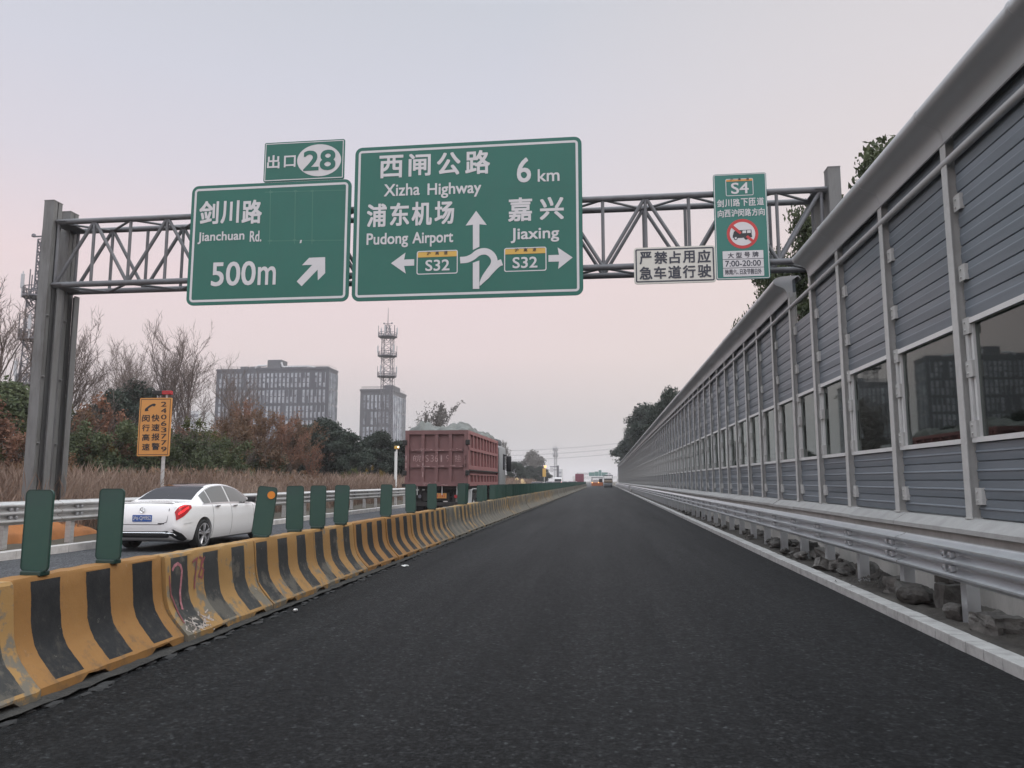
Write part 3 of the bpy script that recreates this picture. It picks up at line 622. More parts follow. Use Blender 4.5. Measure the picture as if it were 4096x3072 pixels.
# ------------------------------------------------------------------ rubble behind the kerb
def rock(seed, w, d, h, blocky):
    r = random.Random(seed); bm = bmesh.new()
    if blocky:
        bmesh.ops.create_cube(bm, size=1); bmesh.ops.subdivide_edges(bm, edges=bm.edges[:], cuts=5, use_grid_fill=True)
    else: bmesh.ops.create_icosphere(bm, subdivisions=3, radius=.58)
    for v in bm.verts:
        j = .10 if blocky else .20
        q_ = v.co * (2.2 if blocky else 1.6) + Vector((seed * 3.7, 0, 0)); v.co += mnoise.noise_vector(q_) * j * 1.2 + mnoise.noise_vector(q_ * 3.1) * j * .45
        v.co = Vector((v.co.x * w, v.co.y * d, v.co.z * h + h * .42))
    mb = MB(); mb.addbm(bm); return mb
RL = [(3.72, 8.1, .34, .42, .20, 1, .2, 'flat grey slab lying low at the right picture edge'), (3.66, 8.85, .22, .26, .20, 0, .6, 'pale broken stone beside the right picture edge'),
      (3.86, 9.45, .26, .30, .34, 1, 0, 'square concrete block carrying another block on top'), (3.95, 9.62, .26, .34, .30, 1, .25, 'square grey block stacked on top of a block'),
      (3.62, 9.95, .36, .5, .26, 0, .5, 'large slanted stone leaning before the stacked blocks'), (3.78, 10.75, .30, .34, .24, 1, .3, 'brown concrete lump beside the gravel heap'),
      (3.80, 12.2, .28, .42, .32, 0, .7, 'tilted dark slab leaning on the concrete wall'), (3.72, 12.75, .24, .4, .2, 0, .1, 'brown stone left of the tilted dark slab'),
      (3.9, 14.3, .26, .6, .12, 1, 0, 'long dark plank lying under another plank'), (3.9, 14.45, .26, .62, .12, 1, .12, 'upper long plank of the two stacked planks'), (3.85, 15.5, .3, .3, .34, 1, .2, 'upright broken block behind a guardrail post')]
for k, (x, y, w, d, h, bl, rz, lb) in enumerate(RL):
    z = .08 + (.30 if k == 3 else .12 if k == 9 else 0); o = rock(k + 20, w * .85, d * .8, h * .9, bl).build('broken_stone', M['rubble']); o.location = (x, y, z - .02); o.rotation_euler = (rnd.uniform(-.15, .15) if k not in (2, 3) else 0, .45 if k in (4, 6) else 0, rz)
    if not bl: o.rotation_euler.x += .2
    tag(o, lb, 'stone', 'rubble behind the right kerb')
protos = [rock(60 + i, .2, .24, .16, i % 2).build('broken_stone', M['rubble']) for i in range(5)]
for i in range(70):
    o = protos[i] if i < 5 else protos[i % 5].copy()
    if i >= 5: COL.objects.link(o)
    yy = rnd.choice([rnd.uniform(12.5, 19), rnd.uniform(13, 24), rnd.uniform(14, 40)]); s = rnd.uniform(.3, 1.0)
    o.location = (rnd.uniform(3.5, 4.15), yy, .06 + rnd.uniform(0, .08)); o.scale = (s, s, s * rnd.uniform(.6, 1.2)); o.rotation_euler = (rnd.uniform(-.5, .5), rnd.uniform(-.5, .5), rnd.uniform(0, 6))
    tag(o, 'small dark rubble piece among the heap behind the kerb', 'stone', 'rubble behind the right kerb')
gm = MB()
for _ in range(900):
    a = rnd.uniform(0, 6.28); q = abs(rnd.gauss(0, .2)); x = 3.75 + q * math.cos(a) * .9; y = 11.25 + q * math.sin(a) * 1.6; z = .1 + max(0, .15 - q * .45) + rnd.uniform(0, .015); s = rnd.uniform(.008, .02)
    gm.add([(x - s, y, z), (x, y - s, z + s), (x + s, y, z), (x, y + s, z + s * .6), (x, y, z + 1.6 * s)], [(0, 1, 4), (1, 2, 4), (2, 3, 4), (3, 0, 4)])
tag(gm.build('gravel_heap', M['rubble']), 'small heap of gravel behind the kerb', 'gravel', kind='stuff')
for k, (x, y, lb) in enumerate([(-3.55, 8.75, 'crumpled white paper scrap at the foot of the scraped barrier'), (-3.5, 13.5, 'white plastic scrap at the barrier foot in the middle distance')]):
    bm = bmesh.new(); bmesh.ops.create_icosphere(bm, subdivisions=2, radius=.028)
    for v in bm.verts: v.co = Vector((v.co.x * rnd.uniform(.6, 1.4) * (1 + k), v.co.y * rnd.uniform(.6, 1.6) * (1 + k), max(.0, v.co.z * rnd.uniform(.2, .8) + .015)))
    mb = MB(); mb.addbm(bm); o = mb.build('litter', M['paper']); o.location = (x, y, .012); tag(o, lb, 'litter', 'litter along the barriers')

# ------------------------------------------------------------------ gantry and its signs
YG = 17.0; ZT, ZB = 7.88, 6.28
ga = thing('sign_gantry', 'grey steel truss gantry spanning the road on twin columns', 'gantry', (-4.2, YG, 0))
def hcol(mb, x, y, z1):
    mb.box(x - .13, y - .012, -.1, x + .13, y + .012, z1); mb.box(x - .13, y - .15, -.1, x - .115, y + .15, z1 + .0); mb.box(x + .115, y - .15, -.1, x + .13, y + .15, z1)
    mb.box(x - .128, y - .153, -.1, x + .128, y - .135, z1 - .003); mb.box(x - .135, y - .16, z1, x + .135, y + .16, z1 + .02)
for (x, y, z1, nm) in ((-13.52, 16.98, 8.38, 'l'), (-13.62, 17.72, 8.36, 'l'), (5.1, 16.98, 8.32, 'r'), (4.98, 17.72, 8.12, 'r')):
    c = MB(); hcol(c, x, y, z1)
    if nm == 'l':
        c.box(x + .13, y + .155, -.1, x + .30, y + .18, ZB - .1); c.box(x + .28, y + .0, -.1, x + .30, y + .155, ZB - .1)
        for z in (2.4, 4.0, 5.5): c.tube((x + .13, y - .1, z), (x + .19, y - .1, z), .03, n=8)
    c.build('column', M['column'], ga, world=True)
X0, X1 = -13.35, 4.85; NBAY = 19; dx = (X1 - X0) / NBAY
for y, zt, zb in ((YG, ZT, ZB), (YG + .72, ZT, ZB)):
    for z in (zt, zb): MB().tube((X0 - .2, y, z), (X1 + .2, y, z), .07, n=12).build('chord', M['gantry'], ga, smooth=40, world=True)
for face, y in ((0, YG), (1, YG + .72)):
    for k in range(NBAY + 1):
        x = X0 + k * dx; MB().tube((x, y, ZB), (x, y, ZT), .038, n=8).build('vertical', M['gantry'], ga, smooth=40, world=True)
        if k < NBAY:
            a, b_ = (ZB, ZT) if k % 2 == 0 else (ZT, ZB)
            MB().tube((x, y, a), (x + dx, y, b_), .043, n=8).build('diagonal', M['gantry'], ga, smooth=40, world=True)
for z in (ZT, ZB):
    for k in range(NBAY):
        x = X0 + k * dx; a, b_ = (YG, YG + .72) if k % 2 == 0 else (YG + .72, YG)
        MB().tube((x, a, z - .02), (x + dx, b_, z - .02), .03, n=8).build('brace', M['gantry'], ga, smooth=40, world=True)
for x in (-13.4, 4.9):
    for z in (ZT, ZB):
        MB().box(x - .2, YG - .1, z - .012, x + .28, YG + .84, z + .012).build('plate', M['gantry'], ga, world=True)

YS = 16.86                        # face of the signs
class Sign:
    def __init__(s, name, label, crop, TL, TR, BL, BR, r, green, edge=None):
        s.ox, s.oy, s.sc = crop
        a, b, c, d = [s.pt(*p) for p in (TL, TR, BL, BR)]
        s.x0, s.x1, s.z0, s.z1 = (a[0] + c[0]) / 2, (b[0] + d[0]) / 2, (c[1] + d[1]) / 2, (a[1] + b[1]) / 2
        s.t = thing(name, label, 'road sign', ((s.x0 + s.x1) / 2, YS, s.z0), 'signs on the gantry'); s.r = r
        MB().plate(rr(s.x0, s.z0, s.x1, s.z1, r), YS, .035).build('panel', [green], s.t, world=True)
        for f_ in ((.12, .37, .63, .88) if s.x1 - s.x0 > 2 else (.25, .75)):
            x = s.x0 + (s.x1 - s.x0) * f_; MB().box(x - .04, YS + .035, s.z0 + .1, x + .04, YS + .075, s.z1 - .08).build('bracket', M['gantry'], s.t, world=True)
    def pt(s, x, y):
        p = at((s.ox + x / s.sc) / 4, (s.oy + y / s.sc) / 4, Y=YS); return (p.x, p.z)
    def ring(s, i0, i1, m, r=None, h=.003):
        r = r or s.r; a = rr(s.x0 + i0, s.z0 + i0, s.x1 - i0, s.z1 - i0, max(.01, r - i0)); b = rr(s.x0 + i1, s.z0 + i1, s.x1 - i1, s.z1 - i1, max(.008, r - i1)); n = len(a)
        MB().add([(x, YS - h, z) for x, z in a + b], [(i, (i + 1) % n, n + (i + 1) % n, n + i) for i in range(n)]).build('border', m, s.t, world=True)
    def txt(s, items, m, bold=.022, name='lettering', h=.006):
        mb = MB()
        for ch, xa, xb, yc, hh in items:
            A, B = s.pt(xa, yc), s.pt(xb, yc); xm = (xa + xb) / 2; z1 = s.pt(xm, yc - hh / 2)[1]; z0 = s.pt(xm, yc + hh / 2)[1]
            text_fit(mb, ch, A[0], B[0], z0, z1, YS - h, bold)
        return mb.build(name, m, s.t, world=True)
    def polys(s, name, polys, m, h=.004, tilt=0.0):
        mb = MB()
        for k, p in enumerate(polys): mb.flat([s.pt(*q) for q in p], YS - h - .0001 * k)
        return mb.build(name, m, s.t, world=True)
def ribbon2(pts, w):
    out = []; P_ = [Vector((a, b)) for a, b in pts]; Lf, Rt = [], []
    for i, p in enumerate(P_):
        d = (P_[min(i + 1, len(P_) - 1)] - P_[max(i - 1, 0)]).normalized(); n = Vector((-d.y, d.x)) * (w[i] if isinstance(w, list) else w) / 2
        Lf.append(p + n); Rt.append(p - n)
    return [[tuple(Lf[i]), tuple(Lf[i + 1]), tuple(Rt[i + 1]), tuple(Rt[i])] for i in range(len(P_) - 1)]
def smooth_pts(pts, n=6):
    P_ = [Vector(p) for p in pts]; out = []
    for i in range(len(P_) - 1):
        p0, p1, p2, p3 = P_[max(i - 1, 0)], P_[i], P_[i + 1], P_[min(i + 2, len(P_) - 1)]
        for k in range(n):
            t = k / n; out.append(tuple(.5 * ((2 * p1) + (p2 - p0) * t + (2 * p0 - 5 * p1 + 4 * p2 - p3) * t * t + (3 * p1 - p0 - 3 * p2 + p3) * t ** 3)))
    return out + [tuple(P_[-1])]
# main sign
S = Sign('road_sign', 'largest green sign with Xizha Highway, Pudong Airport and Jiaxing directions', (1350, 500, 2.16), (147, 190), (2108, 108), (130, 1522), (2125, 1470), .17, M['sign_green'])
S.ring(.085, .14, M['film'])
S.txt([('西', 362, 568, 360, 195), ('闸', 615, 806, 345, 195), ('公', 860, 1062, 335, 195), ('路', 1105, 1318, 322, 205), ('浦', 255, 425, 782, 200), ('东', 455, 620, 772, 200), ('机', 642, 815, 765, 205), ('场', 840, 1008, 757, 200), ('嘉', 1475, 1682, 730, 205), ('兴', 1748, 1955, 720, 195)], M['film'], .028)
S.txt([('Xizha', 403, 712, 560, 105), ('Highway', 778, 1242, 562, 132), ('6', 1550, 1672, 390, 214), ('km', 1730, 1918, 433, 108), ('Pudong', 252, 610, 997, 130), ('Airport', 648, 1000, 985, 130), ('Jiaxing', 1497, 1915, 950, 130)], M['film'], .026)
up = [(1198, 742), (1290, 864), (1226, 858), (1226, 1052), (1170, 1080), (1170, 862), (1107, 870)]
lf = [(463, 1195), (588, 1103), (576, 1163), (663, 1160), (663, 1215), (576, 1218), (590, 1284)]
rt = [(2032, 1145), (1902, 1058), (1914, 1122), (1823, 1125), (1823, 1182), (1914, 1180), (1907, 1244)]
S.polys('arrow', [up, lf, rt], M['film'], .005)
rb1 = smooth_pts([(1060, 1168), (1115, 1163), (1165, 1142), (1215, 1105), (1270, 1092), (1320, 1110), (1352, 1155), (1350, 1205), (1318, 1255), (1265, 1315), (1232, 1372)])
rb2 = smooth_pts([(1422, 1187), (1385, 1203), (1325, 1262), (1268, 1330), (1230, 1388)])
stem = [(1170, 1192), (1226, 1172), (1226, 1417), (1170, 1417)]
S.polys('interchange_diagram', ribbon2(rb1, [56] * (len(rb1) - 12) + list(np.linspace(54, 12, 12))) + ribbon2(rb2, [54] * (len(rb2) - 8) + list(np.linspace(50, 6, 8))) + [stem], M['film'], .0045)
for (xa, xb, ya, yb, tx, ty) in ((683, 1040, 1078, 1294, (760, 968, 1212, 96), (772, 948, 1110, 32)), (1440, 1805, 1051, 1270, (1513, 1727, 1188, 96), (1532, 1715, 1082, 32))):
    A = S.pt(xa, yb); B = S.pt(xb, ya); o_ = rr(A[0], A[1], B[0], B[1], .05); i_ = rr(A[0] + .022, A[1] + .022, B[0] - .022, B[1] - .022, .035); n = len(o_)
    rb = MB().add([(x, YS - .004, z) for x, z in o_ + i_], [(i, (i + 1) % n, n + (i + 1) % n, n + i) for i in range(n)]).build('route_badge', M['film'], S.t, world=True)
    zb_ = S.pt((xa + xb) / 2, ya + 62)[1]
    MB().flat([(A[0] + .022, zb_), (B[0] - .022, zb_), (B[0] - .022, B[1] - .03), (A[0] + .022, B[1] - .03)], YS - .005).build('yellow_band', M['film_yellow'], S.t, world=True)
    S.txt([('S32', *tx)], M['film'], .03)
    w_ = (ty[1] - ty[0]); S.txt([(c, ty[0] + i * w_ * .42, ty[0] + i * w_ * .42 + 32, ty[2] - i * 3, 32) for i, c in enumerate('沪高速')], M['film_black'], .02, h=.008)
S.polys('seam', [[(200, 1062), (1040, 1043), (1040, 1045), (200, 1064)], [(1400, 552), (2075, 530), (2075, 532), (1400, 554)]], M['sign_edge'], .002)
# left sign
S = Sign('road_sign', 'green Jianchuan Rd. 500m exit sign with a diagonal arrow', (700, 500, 2.16), (143, 520), (1522, 476), (103, 1557), (1500, 1525), .17, M['sign_green'])
S.ring(.075, .13, M['film'])
S.txt([('剑', 212, 378, 758, 200), ('川', 398, 555, 752, 195), ('路', 580, 752, 750, 205)], M['film'], .03)
S.txt([('Jianchuan', 198, 600, 972, 102), ('Rd.', 648, 748, 962, 94), ('500', 315, 698, 1285, 208), ('m', 716, 872, 1302, 158)], M['film'], .028)
S.polys('arrow', [[(1052, 1352), (1187, 1208), (1098, 1212), (1160, 1148), (1298, 1142), (1298, 1280), (1235, 1343), (1233, 1250), (1095, 1393)]], M['film'], .005)
sm = []
for x in (825, 1040, 1190): sm.append([(x - 3, 560), (x + 3, 560), (x - 4, 1030), (x - 9, 1030)])
for ya, yb, xa in ((578, 560, 775), (1000, 992, 800)): sm.append([(xa, ya), (1470, yb), (1470, yb + 5), (xa, ya + 5)])
for x, y in ((828, 580), (1040, 572), (1185, 570), (822, 1000), (1032, 995), (1190, 998)): sm.append([(x - 14, y - 6), (x + 14, y - 8), (x + 18, y + 6), (x - 12, y + 9)])
S.polys('patch_seam', sm, M['seam'], .002); S.polys('film_scrap', [[(1083, 995), (1097, 993), (1092, 1020), (1077, 1022)]], M['film'], .005)
# exit tab
S = Sign('road_sign', 'small green exit 28 tab standing above the Jianchuan sign', (700, 500, 2.16), (772, 150), (1466, 127), (768, 490), (1460, 467), .04, M['sign_green'])
S.ring(.025, .045, M['film'], .03)
S.txt([('出', 797, 905, 320, 115), ('口', 943, 1043, 315, 100)], M['film'], .03)
S.polys('number_disc', [[(1246 + 190 * math.cos(a), 305 + 138 * math.sin(a) - 7 * math.cos(a)) for a in np.linspace(0, 2 * math.pi, 40)[:-1]]], M['film'], .004)
S.txt([('28', 1110, 1388, 306, 176)], M['sign_green'], .045, h=.008)
# white warning sign
S = Sign('road_sign', 'ivory warning sign with two rows of dark Chinese characters', (2300, 550, 2.16), (508, 960), (1212, 925), (512, 1272), (1222, 1243), .07, M['film_ivory'])
S.ring(.035, .065, M['film_dark'])
S.txt([('严', 557, 662, 1042, 108), ('禁', 685, 798, 1038, 108), ('占', 815, 915, 1035, 106), ('用', 932, 1035, 1030, 106), ('应', 1057, 1172, 1028, 112), ('急', 557, 668, 1172, 112), ('车', 682, 788, 1168, 108), ('道', 805, 918, 1163, 110), ('行', 932, 1042, 1158, 110), ('驶', 1060, 1178, 1152, 112)], M['film_dark'], .03)
# S4 restriction sign
S = Sign('road_sign', 'tall narrow green S4 sign with a no trucks symbol', (2300, 550, 2.16), (1190, 325), (1650, 297), (1224, 1236), (1688, 1212), .05, M['sign_green_b'])
S.ring(.012, .028, M['film'])
A = S.pt(1304, 508); B = S.pt(1537, 350); o_ = rr(A[0], A[1], B[0], B[1], .035); i_ = rr(A[0] + .014, A[1] + .014, B[0] - .014, B[1] - .014, .025); n = len(o_)
MB().add([(x, YS - .004, z) for x, z in o_ + i_], [(i, (i + 1) % n, n + (i + 1) % n, n + i) for i in range(n)]).build('route_badge', M['film'], S.t, world=True)
zb_ = S.pt(1420, 378)[1]; MB().flat([(A[0] + .014, zb_), (B[0] - .014, zb_), (B[0] - .014, B[1] - .018), (A[0] + .014, B[1] - .018)], YS - .005).build('yellow_band', M['film_orange'], S.t, world=True)
S.txt([('沪', 1340, 1365, 364, 20), ('高', 1408, 1432, 361, 20), ('速', 1478, 1502, 358, 20)], M['film_black'], .02, h=.008)
S.txt([('S4', 1348, 1500, 438, 96)], M['film'], .03)
S.txt([(c, 1226 + i * 69, 1226 + i * 69 + 60, 571 - i * 4, 66) for i, c in enumerate('剑川路下匝道')] + [(c, 1232 + i * 59, 1232 + i * 59 + 53, 660 - i * 3.2, 64) for i, c in enumerate('向西沪闵路方向')], M['film'], .022)
disc = lambda rx, ry: [(1447 + rx * math.cos(a), 832 + ry * math.sin(a)) for a in np.linspace(0, 2 * math.pi, 40)[:-1]]
S.polys('prohibition_disc', [disc(136, 128)], M['film_red'], .003); S.polys('disc_face', [disc(110, 102)], M['film'], .0045)
bus = [[(1362, 852), (1372, 815), (1392, 802), (1412, 802), (1412, 852), (1530, 848), (1528, 860), (1362, 868)], [(1412, 802), (1524, 796), (1528, 858), (1412, 862)], [(1376 + 0, 866), (1530, 848), (1530, 862), (1376, 872)]]
wh = [[(x + 17 * math.cos(a), y + 16 * math.sin(a)) for a in np.linspace(0, 2 * math.pi, 20)[:-1]] for x, y in ((1388, 870), (1478, 868))]
S.polys('bus_symbol', bus + wh, M['film_black'], .0055)
S.polys('bus_window', [[(1446, 806), (1478, 803), (1478, 826), (1446, 828)], [(1486, 803), (1518, 801), (1518, 824), (1486, 826)]] + [[(x + 9 * math.cos(a), y + 9 * math.sin(a)) for a in np.linspace(0, 2 * math.pi, 16)[:-1]] for x, y in ((1388, 870),)], M['film'], .0085)
S.polys('slash', [[(1350, 780), (1366, 758), (1440, 820), (1425, 838)], [(1476, 860), (1492, 845), (1545, 888), (1530, 908)]], M['film_red'], .0095)
A = S.pt(1282, 1205); B = S.pt(1626, 972)
MB().flat(rr(A[0], A[1], B[0], B[1], .015), YS - .004).build('time_plate', M['film'], S.t, world=True)
mb = MB(); za, zb2 = S.pt(1450, 1050)[1], S.pt(1450, 1125)[1]
for z in (za, zb2): mb.flat([(A[0], z - .006), (B[0], z - .006), (B[0], z + .006), (A[0], z + .006)], YS - .0055)
mb.build('rule', M['film_dark'], S.t, world=True)
S.txt([('大', 1320, 1372, 1020, 48), ('型', 1390, 1442, 1017, 48), ('号', 1462, 1512, 1013, 48), ('牌', 1532, 1586, 1010, 50)], M['film_dark'], .025)
S.txt([('7:00-20:00', 1298, 1606, 1087, 52)], M['film_dark'], .028)
S.txt([('除周六、', 1298, 1412, 1162, 46), ('日及节假日外', 1425, 1612, 1157, 48)], M['film_dark'], .02)

# ------------------------------------------------------------------ yellow telephone sign by the left guardrail
YS_keep = YS; YS = 21.9
S = Sign('phone_sign', 'yellow emergency telephone sign on a grey pole behind the white car', (0, 1400, 2.16), (1192, 418), (1470, 410), (1200, 921), (1475, 912), .03, M['film_orange'])
del S.t['group']; S.t['category'] = 'road sign'; S.ring(.035, .052, M['film_black'], .03)
S.txt([(c, 1228, 1294, 590 + i * 82.5, 60) for i, c in enumerate('闵行高速')] + [(c, 1310, 1380, 587 + i * 82, 62) for i, c in enumerate('快速报警')] + [(c, 1392, 1440 if c != '1' else 1420, 468 + i * 55.5, 42) for i, c in enumerate('24063779')], M['film_black'], .026)
hs = smooth_pts([(1268, 528), (1268, 512), (1285, 494), (1310, 478), (1330, 474), (1340, 482)], 5)
S.polys('handset_symbol', ribbon2(hs, list(np.interp(np.linspace(0, 1, len(hs)), [0, .15, .3, .7, .85, 1], [32, 30, 17, 17, 26, 24]))), M['film_black'], .004)
pb = at(1390 / 8.64, 470, Y=YS)
MB().tube((pb.x, YS + .1, 0), (pb.x, YS + .1, S.z1 - .05), .055, n=12).build('pole', M['galv_old'], S.t, smooth=40, world=True)
tl = at(1310 / 8.64, (1400 + 368 / 2.16) / 4, Y=YS); tr_ = at(1470 / 8.64, (1400 + 368 / 2.16) / 4, Y=YS); xm = tl.x + (tr_.x - tl.x) * .52
wl = thing('warning_light_bar', 'small red and black light bar above the yellow telephone sign', 'warning light', (pb.x, YS + .1, S.z1))
MB().bbox(tl.x, YS + .03, tl.z - .06, xm, YS + .17, tl.z + .06, .01).build('black_half', M['black'], wl, world=True)
MB().bbox(xm, YS + .03, tl.z - .06, tr_.x, YS + .17, tl.z + .06, .01).build('red_half', M['tail_dark'], wl, world=True)
MB().tube((pb.x, YS + .1, S.z1 - .06), (pb.x, YS + .1, tl.z), .03).build('stem', M['galv_old'], wl, world=True)
YS = YS_keep

# slim camera pole left of the truck
p0 = at(1265 / 8.64 + 1000 / 4, 480, X=-13.0); py_ = 47.6
cp = thing('camera_pole', 'slim pale pole with a small camera head, left of the red truck', 'pole', (-13.0, py_, 0))
MB().tube((-13, py_, 0), (-13, py_, 3.5), .05, n=10).build('pole', M['white'], cp, smooth=40, world=True)
MB().tube((-13.06, py_ - .08, 1.6), (-13.06, py_ - .08, 3.35), .05, n=8).build('sleeve', M['frame'], cp, smooth=40, world=True)
MB().bbox(-13.12, py_ - .15, 3.5, -12.85, py_ + .1, 3.7, .03).build('camera_head', M['film_yellow'], cp, world=True)
MB().lathe([(0, -.01), (.05, -.01), (.05, .02), (0, .02)], (-12.86, py_ - .155, 3.62), 'y', 12).build('lamp', M['lamp_w'], cp, world=True)

# orange tarpaulin behind the left guardrail
def lump_sheet(name, x0, x1, y0, y1, nx, ny, zf, m, **kw):
    xs = np.linspace(x0, x1, nx); ys_ = np.linspace(y0, y1, ny); V = np.array([(x, y, zf((x - x0) / (x1 - x0), (y - y0) / (y1 - y0))) for y in ys_ for x in xs])
    idx = np.arange(nx * ny).reshape(ny, nx); q = np.stack([idx[:-1, :-1], idx[:-1, 1:], idx[1:, 1:], idx[1:, :-1]], -1).reshape(-1, 4)
    me = np_mesh(name, V, q, m); me.shade_smooth(); return me
def tz(u, v): return .10 + .62 * (max(0, math.sin(u * math.pi)) ** .45) * (max(0, math.sin(v * math.pi)) ** .25) * (.85 + .12 * math.sin(v * 23 + u * 5) + .08 * math.sin(u * 17 - v * 9))
tag(link('tarpaulin', lump_sheet('tarpaulin', -14.3, -12.75, 13.4, 18.6, 26, 60, tz, M['orange_tarp'])), 'crumpled orange tarpaulin lying behind the left guardrail', 'tarpaulin')

# ------------------------------------------------------------------ cars
ST = [  # y, zb, hws, hwm, zm, zsh, hwsh, ztop, hwtop
    (0.00, .44, .50, .70, .60, .80, .64, .86, .58), (0.05, .33, .70, .80, .60, .95, .71, .985, .62), (0.16, .25, .79, .865, .60, .985, .77, 1.035, .67), (0.40, .20, .83, .895, .62, .98, .815, 1.05, .69),
    (0.75, .18, .84, .905, .64, .965, .84, 1.075, .69), (1.15, .17, .84, .905, .66, .96, .845, 1.255, .63), (1.55, .17, .84, .905, .66, .955, .845, 1.385, .585), (2.0, .17, .84, .905, .66, .95, .845, 1.435, .58), (2.5, .17, .84, .905, .66, .94, .845, 1.42, .575),
    (2.95, .17, .84, .905, .66, .935, .845, 1.325, .60), (3.35, .17, .84, .905, .66, .925, .84, 1.14, .66), (3.62, .17, .84, .90, .64, .91, .825, 1.0, .69), (4.1, .18, .83, .885, .60, .83, .78, .91, .60), (4.5, .22, .74, .82, .55, .70, .66, .76, .50), (4.69, .32, .46, .55, .5, .58, .45, .62, .36)]
def cr_(a, y):
    ys_ = [s[0] for s in a]; i = max(0, min(len(a) - 2, int(np.searchsorted(ys_, y)) - 1)); t = (y - ys_[i]) / (ys_[i + 1] - ys_[i]); A = [np.array(a[max(0, min(len(a) - 1, j))]) for j in (i - 1, i, i + 1, i + 2)]
    m1 = (A[2] - A[0]) / max(1e-6, A[2][0] - A[0][0]) * (ys_[i + 1] - ys_[i]); m2 = (A[3] - A[1]) / max(1e-6, A[3][0] - A[1][0]) * (ys_[i + 1] - ys_[i])
    return (2 * t ** 3 - 3 * t * t + 1) * A[1] + (t ** 3 - 2 * t * t + t) * m1 + (-2 * t ** 3 + 3 * t * t) * A[2] + (t ** 3 - t * t) * m2
def ringpts(y):
    _, zb, hs_, hm, zm, zs, hsh, zt, ht = cr_(ST, y); cab = max(0, zt - zs)
    k = [(0, zb - .0), (hs_ * .9, zb), (hs_, zb + .04), (hm * .992, zb + (zm - zb) * .5), (hm, zm), (hm * .985, zm + (zs - zm) * .45), (hsh + (hm - hsh) * .35, zs - .03), (hsh, zs)]
    k += [(hsh + (ht - hsh) * .45 + .012 * min(1, cab / .3), zs + cab * .42), (ht + (hsh - ht) * .12, zt - cab * .13 - .003), (ht * .93, zt - .012), (ht * .6, zt - .003), (0, zt + .004)]
    return k
def surf(y, v):           # v in 0..12 along the half ring
    k = ringpts(y); i = min(len(k) - 2, int(v)); t = v - i
    P_ = [Vector(k[max(0, min(len(k) - 1, j))]) for j in (i - 1, i, i + 1, i + 2)]
    if i in (0, 1): q = P_[1].lerp(P_[2], t)
    else: q = .5 * ((2 * P_[1]) + (P_[2] - P_[0]) * t + (2 * P_[0] - 5 * P_[1] + 4 * P_[2] - P_[3]) * t * t + (3 * P_[1] - P_[0] - 3 * P_[2] + P_[3]) * t ** 3)
    return Vector((max(0, q.x), y, q.y))
def patch(mb, ya, yb, va, vb, side, off=.006, ny=8, nv=6, m=0):
    V = []
    for i in range(ny + 1):
        y = ya + (yb - ya) * i / ny; a = va(y) if callable(va) else va; b = vb(y) if callable(vb) else vb
        for j in range(nv + 1):
            v = a + (b - a) * j / nv; p = surf(y, v); e = .02
            du = surf(min(4.68, y + e), v) - surf(max(0.001, y - e), v); dv_ = surf(y, min(11.99, v + .05)) - surf(y, max(0, v - .05)); n = dv_.cross(du)
            n = n.normalized() if n.length > 1e-9 else Vector((1, 0, 0))
            if n.x < -.2 or (abs(n.x) < .2 and n.z < 0 and v > 7): n = -n
            p = p + n * off; V.append((p.x * side, p.y, p.z))
    F = [(i * (nv + 1) + j, i * (nv + 1) + j + 1, (i + 1) * (nv + 1) + j + 1, (i + 1) * (nv + 1) + j) for i in range(ny) for j in range(nv)]
    mb.add(V, F, m)
